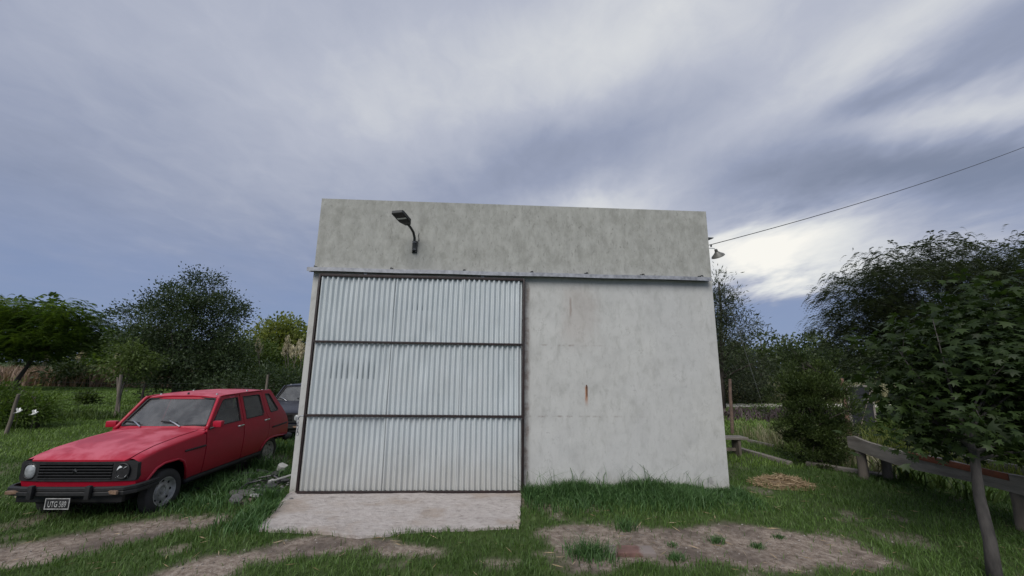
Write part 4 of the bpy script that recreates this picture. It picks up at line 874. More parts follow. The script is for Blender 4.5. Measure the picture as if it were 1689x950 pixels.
def clump_patch(spots, label, mat, name='weeds'):
    A_ = [clump(*s) for s in spots]; X, Y, H_, W_ = [np.concatenate(q) for q in zip(*A_)]
    k = keep_grass(X, Y, rg, 0.0); return blades(name, X[k], Y[k], H_[k], W_[k], mat, rg, label, 'weeds', lean=1.0)
sp = []
for (px, py, r, n, h) in ((405, 800, .22, 420, .17), (440, 850, .18, 380, .12), (415, 868, .2, 380, .10), (380, 815, .2, 300, .14), (345, 800, .3, 420, .15), (445, 825, .1, 200, .14), (462, 838, .08, 150, .10), (470, 790, .12, 150, .15), (440, 775, .2, 260, .22), (330, 835, .3, 420, .10), (425, 760, .15, 150, .25), (465, 745, .2, 180, .2)):
    p = gp(px, py); sp.append((p.x, p.y, r, int(n * 1.3), h * 1.55, .012))
clump_patch(sp, 'scruffy weeds between the red car and the concrete slab', LM['grass_tall'])
# separate tufts on the bare earth
for i, (px, py, r, n, h, lab) in enumerate(((975, 915, .13, 520, .16, 'bushy grass tuft beside the loose brick slab on bare earth'), (1030, 873, .07, 120, .17, 'spiky grass tuft at the edge of the long wall grass'), (1115, 920, .05, 170, .075, 'small grass tuft on pale bare earth right of the brick slab'),
        (1182, 892, .055, 130, .085, 'small round grass tuft alone on bare earth before the wall'), (1250, 900, .042, 120, .06, 'thin low grass tuft on bare earth towards the straw'), (1108, 897, .04, 60, .05, 'tiny grass sprig on bare earth behind the brick slab'), (1285, 885, .04, 100, .05, 'flat grass sprig near the far rim of the bare earth'))):
    p = gp(px, py); gx = float(ground_z(np.array([p.x]), np.array([p.y]))[0]); X, Y, H_, W_ = clump(0, 0, r, n, h, .008)
    a_ = blades('grass_tuft', X, Y, H_, W_, LM['grass_tall'], rg, lab, 'grass tuft', lean=1.15, z0=-.006); a_.location = (p.x, p.y, gx)
    del a_['kind']; a_['group'] = 'grass tufts on bare earth'
# taller uncut strip under the fence, left and right
X, Y = scatter(-34, -6.5, 14.2, 15.6, 190); H_ = rg.uniform(.15, .34, len(X)) * (.5 + fbm(X * .9, Y * .9, 71, 3)); blades('tall_grass', X, Y, H_, rg.uniform(.02, .04, len(X)), LM['mid'], rg, 'uncut dark grass strip under the wire fence by the meadow', lean=.7)
X, Y = scatter(-75, -9, 32, 47, 34); H_ = rg.uniform(.9, 2.0, len(X)) * (.55 + .6 * fbm(X * .25, Y * .25, 75, 3)); blades('dry_grass', X, Y, H_, rg.uniform(.06, .13, len(X)), LM['pinkgrass'], rg, 'band of tall pinkish dry grass beyond the mown meadow', lean=.5)
X, Y = scatter(7, 34, 24.5, 33, 60); H_ = rg.uniform(.6, 1.5, len(X)) * (.55 + .6 * fbm(X * .4, Y * .4, 77, 3)); blades('dry_grass', X, Y, H_, rg.uniform(.04, .09, len(X)), LM['palegrass'], rg, 'pale seeding grass field beyond the dirt lane behind the shed', lean=.5)
X, Y = scatter(6.5, 17, 16.0, 20.0, 60); H_ = rg.uniform(.1, .38, len(X)); blades('purple_weeds', X, Y, H_, rg.uniform(.04, .08, len(X)), LM['purple'], rg, 'patch of brownish purple weeds before the pale lane', 'weeds', lean=.9)
# the lane
pts = [(4, 21.6), (12, 22.6), (20, 23.4), (40, 25), (90, 27)]; vs = []
for x, y in pts: vs += [(x, y - 1.1, .06), (x, y + 1.1, .06)]
for x, y in pts[::-1]: pass
o = MB().add(vs, [(2 * i, 2 * i + 2, 2 * i + 3, 2 * i + 1) for i in range(len(pts) - 1)]).obj('lane', pm('lane_dust', (.52, .48, .42), .95, .15, 3, .3), None, smooth=True); tag(o, 'pale dirt lane behind the shed', kind='structure')
# --- trees on the left
tree('feathery_tree', 'wide umbrella-shaped feathery tree with forked trunk beyond the left fence', 'tree', at(30, 640, 26)[:2] + (0,) if False else (-32.0, 26.5, 0),
     [(-.5, 0, 3.9, 4.2, 3.4, 1.5), (1.2, 0, 4.6, 3.0, 2.5, 1.0), (3.6, .2, 3.9, 1.3, 1.3, .55), (-3.0, 0, 4.4, 2.6, 2.4, 1.2), (.2, 0, 2.9, 4.0, 3.0, .9), (-1.0, 0, 5.3, 2.0, 1.8, .7)],
     [(.3, 0, 0), (.1, .05, .6), (.5, .1, 1.5), (1.0, 0, 2.6), (1.2, 0, 3.6)], .16, 150, .42, 5600, .62, LM['feather'], M['bark_dark'], 21, 'frond', droop=.9, npair=8)
tree('oak_tree', 'tall dense dark-leaved tree standing behind the red car', 'tree', (-16.7, 20.6, 0),
     [(0, 0, 3.6, 2.6, 2.5, 2.0), (.4, 0, 5.0, 1.7, 1.6, 1.2), (.55, 0, 6.0, .75, .7, .75), (-1.5, .2, 4.6, 1.1, 1.1, 1.0), (2.2, 0, 4.5, 1.1, 1.1, 1.1), (-2.3, 0, 3.3, .6, .6, .4), (.4, 0, 1.9, 2.4, 2.2, 1.2), (2.4, 0, 2.4, 1.2, 1.2, 1.0), (-.9, 0, 5.3, .7, .7, .7), (.5, 0, 6.3, .45, .45, .55), (.2, 0, 1.3, 2.4, 2.2, .9), (-1.2, 0, 2.6, 1.4, 1.4, 1.2), (2.3, 0, 5.2, .7, .7, .6)],
     [(0, 0, 0), (.05, 0, .9), (-.05, .05, 2.0), (.15, 0, 3.4), (.35, 0, 4.4), (.4, 0, 5.0)], .19, 330, .27, 46000, .12, LM['dark'], M['bark_dark'], 23, woody=110, wr=.26, shell=.4)
tree('sapling', 'thin pale-green sapling leaning near the tilted fence prop', 'tree', (-16.2, 17.2, 0),
     [(.2, 0, 2.0, .75, .7, .6), (.3, 0, 2.5, .5, .5, .4), (.1, 0, 1.55, .6, .6, .4)], [(0, 0, 0), (.02, 0, .7), (.12, 0, 1.4), (.25, 0, 2.2)], .035, 46, .2, 3000, .14, LM['sapling'], M['bark_grey'], 25, wr=.16, bias=(0, 0, -.35))
tree('poplar_tree', 'yellow-green round tree rising behind the plumed grass', 'tree', (-20.6, 36, 0),
     [(0, 0, 4.2, 2.5, 2.3, 1.7), (-1.2, 0, 3.6, 1.9, 1.6, 1.4), (1.3, 0, 3.9, 1.6, 1.6, 1.5), (0, 0, 2.4, 2.9, 2.4, 1.4)], [(0, 0, 0), (0, 0, 1.5), (.1, 0, 3.2), (.1, 0, 5.0)], .16, 160, .4, 9500, .24, LM['lime'], M['bark_grey'], 27, wr=.38)
tree('bushy_tree', 'mid-green bushy tree between the dark oak and the shed corner', 'tree', (-17.8, 27, 0),
     [(0, 0, 2.0, 2.6, 2.0, 1.6), (-1.6, 0, 2.4, 1.5, 1.4, 1.3), (2.0, 0, 1.6, 2.2, 1.6, 1.3)], [(0, 0, 0), (0, 0, 1.0), (.1, 0, 2.0), (.1, 0, 3.0)], .1, 150, .36, 9000, .19, LM['mid'], M['bark_dark'], 29, wr=.3)
tree('dark_hedge_bush', 'very dark low bush behind the fence post and navy car', 'bush', (-11.2, 19.5, 0),
     [(0, 0, .8, 2.6, 1.2, .9), (-2.6, 0, .7, 1.6, 1.0, .7)], [(0, 0, 0), (0, 0, .4), (0, 0, 1.1)], .06, 110, .26, 7000, .15, LM['dark'], M['bark_dark'], 31, wr=.2)
tree('meadow_bush', 'small round bush alone on the mown meadow', 'bush', gp(140, 668)[:2] + (0,) if False else (gp(140, 668).x, gp(140, 668).y, 0), [(0, 0, .28, .38, .34, .27)], [(0, 0, 0), (0, 0, .2), (0, 0, .6)], .02, 30, .12, 900, .11, LM['mid'], M['bark_dark'], 33)
p = at(130, 630, 34); tree('field_bush', 'dark green bush standing in the pinkish dry grass', 'bush', (p.x, 33, 0), [(0, 0, .9, 2.0, 1.2, .95), (2.0, 0, .7, 1.4, 1.0, .7)], [(0, 0, 0), (0, 0, .4), (0, 0, 1.2)], .06, 70, .3, 2600, .24, LM['far'], M['bark_dark'], 35)
left_line = [(-58, 60, 6.2, 4.5, 'feather'), (-50, 58, 6.6, 4.8, 'far'), (-43, 62, 4.6, 4.6, 'far'), (-36.5, 55, 4.4, 3.6, 'mid'), (-33, 60, 4.4, 4.0, 'far'), (-28, 57, 3.8, 4.0, 'feather'), (-72, 62, 6.5, 5, 'far'), (-65, 66, 6.6, 5, 'mid'), (-24, 66, 6.0, 4.5, 'far'), (-86, 64, 6.6, 5, 'far')]
for i, (x, y, h, r_, mt) in enumerate(left_line):
    tree('field_tree', {'far': 'dark tree in the distant line beyond the pinkish grass', 'mid': 'mid-green tree in the distant line beyond the pinkish grass', 'feather': 'bright feathery tree in the distant line beyond the pinkish grass'}[mt], 'tree', (x, y, 0), [(0, 0, h * .55, r_, r_ * .8, h * .42), (r_ * .5, 0, h * .45, r_ * .7, r_ * .7, h * .35), (-r_ * .55, 0, h * .42, r_ * .7, r_ * .7, h * .33)], [(0, 0, 0), (.1, 0, h * .3), (0, 0, h * .8)], .2, 60, .75, 2600, .55, LM[mt], M['bark_dark'], 50 + i, group='distant trees beyond the pinkish grass', woody=14)
tree('juniper_shrub', 'sprawling arching shrub below the leaning pale pole', 'shrub', (gp(15, 722).x - 1.0, gp(15, 722).y + 1.5, 0), [(-.8, 0, .55, .9, .7, .45), (-.05, 0, .55, .5, .5, .32), (-1.1, 0, .95, .6, .6, .34)], [(0, 0, 0), (-.1, 0, .3), (-.3, 0, .9)], .05, 60, .15, 5200, .13, LM['feather'], M['bark_dark'], 37, wr=.12, woody=50, bias=(.35, 0, .1))
# pampas clump
def pampas(name, label, loc, h, nl, plumes, seed, group=None):
    rgp = np.random.default_rng(seed); t = thing(name, label, 'ornamental grass', loc, group=group); n = nl; X = rgp.normal(0, h * .16, n); Y = rgp.normal(0, h * .16, n); H_ = h * rgp.uniform(.4, .8, n)
    o = blades('leaves', X, Y, H_, rgp.uniform(.03, .06, n), LM['mid'], rgp, None, None, lean=1.0, z0=0.0); del o['kind']; o.parent = t
    for k in range(plumes):
        a = rgp.uniform(0, 6.28); r_ = rgp.uniform(.1, .5) * h * .5; top = Vector((math.cos(a) * r_, math.sin(a) * r_ * .5, h * rgp.uniform(.85, 1.08))); st = MB().tube([(0, 0, 0), (top.x * .4, top.y * .4, top.z * .6), top], .015, 5).obj('plume_stem', M['wood_post'], t)
        m_ = 110; tt = rgp.uniform(0, 1, m_); P = np.array(top)[None] + np.stack([rgp.normal(0, .025, m_), rgp.normal(0, .025, m_), (tt - .3) * .55], 1); P[:, :2] += rgp.normal(size=(m_, 2)) * (.055 * np.sin(tt * 3.0))[:, None]
        me = leaf_mesh('plume', P, np.stack([rgp.normal(0, .3, m_), rgp.normal(0, .3, m_), np.ones(m_)], 1), rgp.uniform(.12, .25, m_), .16, rgp.uniform(0, 1, m_), rgp); finish(me, LM['plume'], False); link('plume', me, t)
for (px, Y_, h, k, lab) in ((432, 24, 2.9, 2, 'plumed pampas grass clump beside the dark oak'), (478, 23, 2.9, 5, 'plumed pampas grass clump next to the shed corner'), (497, 22, 2.7, 4, 'leaning pampas grass clump half hidden by shed corner')):
    p = at(px, 620, Y_); pampas('pampas_grass', lab, (p.x, Y_, 0), h, 520, k, px, 'pampas grass clumps')
p = at(130, 594, 50); 
for dx in (-1.8, 0, 2.2): pampas('pampas_grass', 'distant pale pampas grass clump above the pinkish grass', (p.x + dx * 1.2, 50 + dx, 0), 2.6, 200, 7, int(200 + dx * 10), 'distant pampas grass')
# --- trees on the right
tree('willow_tree', 'grey-green narrow-leaved tree rising behind the shed right flank', 'tree', (11.2, 21, 0),
     [(-.4, 0, 5.0, 1.5, 1.4, 1.2), (.7, 0, 4.2, 1.2, 1.2, .75), (-.2, 0, 6.2, .9, .9, .9), (.0, 0, 3.0, 1.7, 1.6, 1.1), (-1.2, 0, 4.2, 1.8, 1.6, 2.0), (.9, 0, 2.0, 1.6, 1.4, 1.0)],
     [(-.5, 0, 0), (-.4, 0, 1.5), (-.3, 0, 3.2), (-.1, 0, 5.0), (-.1, 0, 6.6)], .15, 210, .3, 12500, .20, LM['willow'], M['bark_dark'], 61, wr=.10, woody=90, shell=.42)
tree('honey_locust_tree', 'large airy feathery-leaved tree with sky showing through, behind the maple-leaved tree', 'tree', (14.6, 13.2, 0),
     [(-1.8, 0, 4.6, 2.3, 2.0, 1.3), (.2, 0, 5.4, 2.2, 2.0, 1.0), (2.6, 0, 5.0, 2.2, 2.0, 1.3), (-3.1, 0, 3.7, 1.2, 1.2, .55), (0, 0, 3.3, 3.6, 2.4, 1.2), (-1.0, 0, 5.5, 1.2, 1.2, .65), (3.9, .2, 5.6, 1.2, 1.4, .9), (-3.7, 0, 3.0, .8, .8, .4), (-1.6, 0, 2.6, 2.2, 1.6, .9), (-2.4, 0, 4.0, 1.3, 1.3, .7)],
     [(-.2, 0, 0), (-.1, 0, 1.2), (0, 0, 2.4), (.1, 0, 3.6), (.1, 0, 5.2)], .17, 420, .21, 21000, .26, LM['grey'], M['bark_dark'], 63, 'frond', droop=1.1, npair=6, woody=170, shell=.5)
right_line = [(17.5, 41, 5.3, 3.6), (22, 44, 6.0, 4.0), (28.5, 46, 6.4, 4.4), (35, 48, 6.6, 4.8), (43, 50, 6.8, 5), (52, 54, 7.2, 5.5), (64, 58, 7.2, 6), (13.5, 40, 4.3, 3.0)]
for i, (x, y, h, r_) in enumerate(right_line):
    tree('field_tree', 'dense dark-green tree in the far line beyond the pale grass field', 'tree', (x, y, 0), [(0, 0, h * .5, r_, r_ * .8, h * .45), (r_ * .5, 0, h * .4, r_ * .7, r_ * .7, h * .38), (-r_ * .5, 0, h * .38, r_ * .7, r_ * .7, h * .36)], [(0, 0, 0), (.1, 0, h * .3), (0, 0, h * .8)], .2, 90, .55, 4200, .40, LM['far'], M['bark_dark'], 80 + i, group='far trees beyond the pale field', woody=14)
tree('field_bush', 'loose grey-green bush at the foot of the willow', 'bush', (12.6, 23.8, 0), [(0, 0, 1.1, 1.8, 1.0, 1.1), (2.0, 0, .9, 1.6, 1.0, .9)], [(0, 0, 0), (0, 0, .5), (0, 0, 1.6)], .06, 80, .28, 4200, .19, LM['willow'], M['bark_dark'], 91, wr=.16)
# upright conifer-like shrub
tree('cypress_shrub', 'dense upright dark evergreen shrub between straw heap and wooden slab', 'shrub', (6.55, 9.0, 0),
     [(0, 0, 1.0, .68, .65, 1.0), (-.28, 0, 1.6, .40, .4, .75), (.18, 0, 1.75, .34, .4, .65), (.5, 0, 1.3, .34, .4, .55), (-.5, 0, .9, .32, .4, .55), (-.35, 0, 2.3, .13, .15, .4), (.1, 0, .45, .66, .6, .42), (.42, 0, 1.9, .14, .15, .3)],
     [(0, 0, 0), (0, 0, .6), (-.05, 0, 1.4), (-.1, 0, 2.2)], .05, 250, .072, 44000, .06, LM['conifer'], M['bark_dark'], 65, wr=.13, bias=(0, 0, .9), woody=120, shell=.4, name_crown='foliage', lump=.45)
# maple-leaved tree in front
def star_leaf():
    pts = [(0, 0)]; tips = [(-.82, .10), (-.62, .72), (0, 1.0), (.62, .72), (.82, .10)]; val = [(-.36, .30), (-.20, .52), (.20, .52), (.36, .30)]
    seq = [(-.10, -.02)] + [q for a, b_ in zip(tips, val + [None]) for q in ((a, b_) if b_ else (a,))] + [(.10, -.02)]
    return seq
SL = star_leaf()
def maple_tree():
    rg = np.random.default_rng(71); base = gp(1641, 958); t = thing('sweetgum_tree', 'young tree with star-shaped leaves and slim grey trunk at the yard edge', 'tree', (base.x, base.y, -.02))
    cz = [at(1606, 745, base.y + .15) - base]
    trunk = [Vector((0, 0, -.03)), cz[0] * .3 + Vector((.015, 0, 0)), cz[0] * .65 + Vector((-.008, .01, 0)), cz[0], cz[0] + Vector((.02, .12, .5)), cz[0] + Vector((.08, .2, 1.0)), cz[0] + Vector((.1, .25, 1.45))]
    # crown ellipsoids: world offsets from base
    def el(px, py, Y, r): c = at(px, py, Y) - base; return (c.x, c.y, c.z) + tuple(r)
    ells = [el(1600, 600, 4.75, (.85, .8, .62)), el(1520, 640, 4.8, (.42, .5, .40)), el(1560, 540, 4.8, (.5, .5, .35)), el(1570, 700, 4.6, (.62, .6, .30)), el(1700, 590, 4.7, (1.0, .9, .85)), el(1505, 722, 4.6, (.26, .3, .17)), el(1470, 715, 4.7, (.2, .25, .12)), el(1545, 735, 4.5, (.25, .3, .14)), el(1500, 690, 4.7, (.3, .3, .2)), el(1640, 500, 4.8, (.45, .45, .3)), el(1790, 640, 4.6, (.9, .9, .8)), el(1650, 720, 4.5, (.5, .5, .22))]
    Cc, Cd = crown_points(ells, 260, rg, .42, .2)
    wd = MB(); wood(wd, trunk, Cc[:130], .066, rg, .007, zmin=1.05, nlimb=15, rad=[.062, .051, .045, .038, .016, .008, .004]); wd.obj('trunk', M['bark_grey'], t, smooth=True)
    n = 9800; k = rg.integers(0, 260, n); P = Cc[k] + rg.normal(size=(n, 3)) * np.array([.17, .17, .13]); P[:, 2] = np.maximum(P[:, 2], 1.02 + .15 * rg.uniform(0, 1, n) - .12 * (P[:, 0] < -.2))
    tint = np.clip(rg.uniform(0, .5, 260)[k] + rg.uniform(0, .5, n), 0, 1); size = .074 * rg.uniform(.7, 1.35, n)
    # leaf frames: blade hanging outward and down, upper face to the sky
    D = unit(Cd[k] * np.array([1, 1, .2]) + rg.normal(size=(n, 3)) * .6 + np.array([0, 0, -.55])); Nn = unit(np.array([0, 0, 1.0]) + rg.normal(size=(n, 3)) * .45 + Cd[k] * .35); X = unit(np.cross(D, Nn)); Nn = np.cross(X, D)
    dist = np.linalg.norm(P + np.array(base)[None] - np.array([0, 0, EYE]), axis=1); inview = (P[:, 0] + base.x) / (P[:, 1] + base.y) < 1.28
    order = np.argsort(dist + (~inview) * 100 - .5 * rg.uniform(0, 1, n)); own = order[:300]; rest = order[300:]
    S2 = np.array(SL); m_ = len(S2); tri = [(0, i, i + 1) for i in range(1, m_ - 1)]
    zl = np.array([-.10 * (abs(a) ** 1.3) - .12 * max(b_ - .4, 0) for a, b_ in SL])
    # fan around the midrib point keeps the concave outline
    loc_v = np.concatenate([[(0, .28, .02)], np.stack([S2[:, 0], S2[:, 1], zl], 1)]); ft = np.array([(0, i, i + 1) for i in range(1, m_)] + [(0, m_, 1)])
    V = P[rest][:, None] + (X[rest][:, None] * loc_v[None, :, :1] + D[rest][:, None] * loc_v[None, :, 1:2] + Nn[rest][:, None] * loc_v[None, :, 2:]) * size[rest][:, None, None]
    nv = len(loc_v); T_ = (np.arange(len(rest))[:, None, None] * nv + ft[None]).reshape(-1, 3)
    me = np_mesh('crown', V.reshape(-1, 3), tris=T_, attrs={'tint': np.repeat(tint[rest], nv)}); finish(me, LM['gum'], False); o = link('crown', me, t); o['kind'] = 'stuff'
    protos = []
    for q in range(5):
        me = np_mesh('leaf', loc_v * np.array([1, 1, .6 + .35 * q]), tris=ft, attrs={'tint': np.full(nv, .12 + .2 * q)}); finish(me, LM['gum'], False); protos.append(me)
    for i in own:
        o = link('leaf', protos[int(tint[i] * 4.99)], t); s = float(size[i])
        o.matrix_local = Matrix(((X[i][0] * s, D[i][0] * s, Nn[i][0] * s, P[i][0]), (X[i][1] * s, D[i][1] * s, Nn[i][1] * s, P[i][1]), (X[i][2] * s, D[i][2] * s, Nn[i][2] * s, P[i][2]), (0, 0, 0, 1)))
    return t
maple_tree()
# ------------------------------------------------------------------ fence, props and small things
def post(name, label, p0, top, r, mat, group=None, cat='post'):
    o = thing(name, label, cat, p0, group=group); a = Vector(top) - Vector(p0)
    MB().tube([(0, 0, -.1), a * .35 + Vector((.012, .01, 0)), a * .7 + Vector((-.01, .006, 0)), a], [r * 1.08, r, r * .95, r * .86], 9).obj('shaft', mat, o, smooth=50)
    return o
def gtop(px, py, base): q = at(px, py, base.y); return q
b0 = gp(190, 690); post('fence_post', 'tall weathered wooden fence post at the meadow edge', b0, at(200, 618, b0.y), .055, M['wood_post'], 'fence posts')
b1 = gp(196, 690); post('fence_post', 'thinner post bound to the tall weathered fence post', b1, at(194, 622, b1.y), .035, M['wood_post'], 'fence posts')
b2 = gp(229, 676); post('fence_prop', 'dark tilted wooden prop by the pale sapling', b2, at(239, 634, b2.y), .045, M['bark_dark'])
b3 = gp(9, 716); post('leaning_pole', 'pale bare wooden pole leaning in the arching shrub', b3, at(31, 650, b3.y), .042, M['wood_post'])
b4 = Vector((at(441, 640, 15.0).x, 15.0, 0)); post('fence_post', 'slim fence post showing above the red car roof', b4, at(442, 618, 15.0), .045, M['wood_post'], 'fence posts')
b5 = gp(1208, 718); post('fence_post', 'brown fence post beside the right corner of the shed', b5, at(1204, 625, b5.y), .05, pm('post_brown', (.14, .095, .075), .9, .35, 9, .5), 'fence posts')
b6 = Vector((at(1392, 650, 10.4).x, 10.4, 0)); post('fence_post', 'reddish-brown post beside the dark framed panel', b6, at(1388, 624, 10.4), .05, pm('post_red', (.17, .10, .075), .9, .35, 9, .5), 'fence posts')
fw = thing('wire_fence', 'thin wire strands strung along the meadow edge', 'fence', (b0.x, b0.y, 0))
for z in (.45, .85, 1.20):
    pts = []
    for i in range(25):
        x = -30 + (b4.x + 30) * i / 24 if i < 24 else b4.x; t = (x - b0.x) / (b4.x - b0.x); pts.append((x - b0.x, (b4.y - b0.y) * t, z + .02 * math.sin(i * 1.3)))
    MB().tube(pts, .0035, 4).obj('wire', M['lamp_metal'], fw)
# two white bird figures
def bird(loc, rz, label):
    t = thing('bird_figure', label, 'bird figure', loc, rz, 'white bird figures on the shrub'); t.scale = (.4, .4, .5)
    k = MB(); k.lathe([(0, -.16), (.02, -.15), (.05, -.07), (.062, 0), (.05, .06), (.03, .10), (.026, .12), (0, .125)], 12, Matrix.Rotation(math.radians(70), 4, 'Y')); k.obj('body', M['white_paint'], t, smooth=True)
    h = MB(); h.lathe([(0, .035), (.022, .028), (.032, 0), (.022, -.026), (0, -.034)], 10, Matrix.Translation((.13, 0, .075))); h.tube([(.155, 0, .078), (.20, 0, .07)], [.010, .002], 6); h.obj('head', M['white_paint'], t, smooth=True)
    for sg in (1, -1):
        MB().add([(.05, sg * .04, .03), (-.06, sg * .045, .02), (-.11, sg * .09, .15), (-.02, sg * .10, .20), (.05, sg * .045, .015), (-.06, sg * .05, .005), (-.11, sg * .10, .145), (-.02, sg * .11, .19)], [(0, 1, 2, 3), (7, 6, 5, 4), (0, 4, 5, 1), (1, 5, 6, 2), (2, 6, 7, 3), (3, 7, 4, 0)]).obj('wing', M['white_paint'], t, smooth=False)
    MB().add([(-.12, -.02, -.04), (-.12, .02, -.04), (-.25, .05, -.06), (-.25, -.05, -.06), (-.12, -.02, -.052), (-.12, .02, -.052), (-.25, .05, -.07), (-.25, -.05, -.07)], [(0, 1, 2, 3), (7, 6, 5, 4), (0, 4, 5, 1), (1, 5, 6, 2), (2, 6, 7, 3), (3, 7, 4, 0)]).obj('tail', M['white_paint'], t, smooth=False)
    MB().tube([(0, 0, -.05), (.005, 0, -.5), (0, .0, -1.0)], .008, 5).obj('stake', M['bark_dark'], t)
sy = gp(15, 722).y - .15
bird(at(31, 679, sy), .2, 'white bird figure perched nearer the leaning pale pole'); bird(at(57, 682, sy), .35, 'white bird figure at the outer tip of the arching shrub')
# loose brick slab, straw heap, stones
bp_ = gp(1022, 908); bs = thing('brick_slab', 'flat reddish brick slab lying on bare earth before the wall', 'brick', (bp_.x + .12, bp_.y, float(ground_z(np.array([bp_.x]), np.array([bp_.y]))[0]) - .004), -.02)
rgb = random.Random(3); k = MB(); nx_ = 12
k.box((0, 0, .02), (.50, .20, .05), bev=.008)
m, g, b, out = new_mat('old_brick'); tc = g.node('ShaderNodeTexCoord').outputs['Object']; x, y, z = g.sep(tc); n1 = g.noise(tc, 9, 5, .65); n3 = g.noise(tc, 60, 3, .6)
c = g.ramp(n1, [(.3, (.10, .055, .048)), (.7, (.19, .105, .088))]); c = g.mix(g.m('MULTIPLY', g.mr(g.m('ADD', g.m('ABSOLUTE', g.m('ADD', x, .02)), g.m('MULTIPLY', g.m('SUBTRACT', n1, .5), .3)), .10, .16), .75), c, (.22, .20, .185)); g.put(b.inputs['Base Color'], c); b.inputs['Roughness'].default_value = .9
bn = g.node('ShaderNodeBump'); bn.inputs['Strength'].default_value = .5; bn.inputs['Distance'].default_value = .01; g.put(bn.inputs['Height'], n3); m.node_tree.links.new(bn.outputs[0], b.inputs['Normal'])
k.obj('slab', m, bs)
hp = gp(1290, 800); rg = np.random.default_rng(5); n = 3200
r_ = rg.uniform(0, 1, n) ** .6; a = rg.uniform(0, 6.283, n); X = r_ * np.cos(a) * .50; Y = r_ * np.sin(a) * .40; Zh = np.clip(.15 * (1 - r_ ** 1.6), 0, 1) * rg.uniform(.1, 1, n) * (.7 + .6 * fbm(X * 6 + 5, Y * 6 + 5, 3, 2)) + .012
D = np.stack([rg.normal(size=n), rg.normal(size=n), rg.normal(size=n) * .28], 1)
me = leaf_mesh('straw_heap', np.stack([X, Y, Zh], 1) - unit(D) * .06, D, rg.uniform(.07, .2, n), .035, rg.uniform(0, 1, n), rg, .02); finish(me, LM['straw'], False)
o = link('straw_heap', me, None, (hp.x, hp.y, 0)); tag(o, 'low heap of pale straw on the grass right of the shed', 'straw')
hm = MB(); hm.lathe([(.46, -.02), (.42, .02), (.30, .07), (.15, .10), (0, .11)], 20, Matrix.Diagonal((1, .78, 1, 1))); hm.obj('heap_core', pm('old_straw', (.16, .11, .07), .95, .4, 20, .6), o, smooth=True)
n = 1500; X = rg.uniform(-7, 8, n * 6); Y = rg.uniform(3.2, 7.5, n * 6); d = dirt_mask(X, Y); k = (rg.uniform(0, 1, len(X)) < d * .8) & (poly_sd(X, Y, SLAB) < -.02); X, Y = X[k], Y[k]; n = len(X)
dirs = np.array([(1, 0, 0), (0, 1, 0), (-1, 0, 0), (0, -1, 0), (0, 0, 1), (0, 0, -1)], float); S_ = (.004 + .013 * rg.uniform(0, 1, n) ** 4)[:, None, None] * rg.uniform(.6, 1.4, (n, 6, 1)) * np.array([1.2, 1, .7])
V = np.stack([X, Y, ground_z(X, Y)], 1)[:, None] + dirs[None] * S_; ft = np.array([(0, 1, 4), (1, 2, 4), (2, 3, 4), (3, 0, 4), (1, 0, 5), (2, 1, 5), (3, 2, 5), (0, 3, 5)])
me = np_mesh('gravel', V.reshape(-1, 3), tris=(np.arange(n)[:, None, None] * 6 + ft[None]).reshape(-1, 3), attrs={'tint': np.repeat(rg.uniform(0, 1, n), 6)}); finish(me, leaf_mat('pebble', (.09, .08, .07), (.32, .29, .265), 0.0, .9), True); tag(link('gravel', me), 'small loose stones scattered over the bare earth tracks', 'gravel', kind='stuff')
# litter of dry stalks
n = 900; X = rg.uniform(-7.5, 8.5, n); Y = rg.uniform(3.2, 8, n); kk = keep_grass(X, Y, rg, 0.0); X, Y = X[kk], Y[kk]; n = len(X); D = np.stack([rg.normal(size=n), rg.normal(size=n), rg.normal(size=n) * .12], 1)
me = leaf_mesh('dry_stalks', np.stack([X, Y, ground_z(X, Y) + .025], 1), D, rg.uniform(.05, .17, n), .03, rg.uniform(0, 1, n), rg, .02); finish(me, LM['straw'], False); tag(link('dry_stalks', me), 'dry stalks and clippings strewn through the yard grass', 'dry stalks', kind='stuff')
# rubble beside the slab
M['slate'] = pm('slate', (.04, .04, .042), .8, .35, 10, .4); M['slate_light'] = pm('slate_light', (.105, .10, .098), .85, .25, 10, .3); M['white_scrap'] = pm('white_scrap', (.30, .30, .29), .6, .15, 14, .2); M['black_scrap'] = pm('black_scrap', (.025, .025, .027), .5, .3, 14)
def shard(name, label, px, py, w_, d_, h_, mat, seed, tilt=(0, 0), rz=0, z=.03, group='rubble beside the slab'):
    r_ = random.Random(seed); n = 7; ol = [(math.cos(2 * math.pi * i / n + r_.uniform(-.3, .3)) * w_ / 2 * r_.uniform(.7, 1.1), math.sin(2 * math.pi * i / n + r_.uniform(-.3, .3)) * d_ / 2 * r_.uniform(.7, 1.1)) for i in range(n)]
    vs = [(x, y, 0) for x, y in ol] + [(x * .93, y * .93, h_ * r_.uniform(.8, 1.1)) for x, y in ol]
    p = gp(px, py); o = MB().add(vs, [tuple(range(n - 1, -1, -1)), tuple(range(n, 2 * n))] + [(i, (i + 1) % n, n + (i + 1) % n, n + i) for i in range(n)]).obj(name, mat, None, smooth=False, loc=(p.x, p.y, z)); o.rotation_euler = (tilt[0], tilt[1], rz); tag(o, label, 'debris', group); return o
G_ = 'grey broken slate piece in the rubble beside the slab'
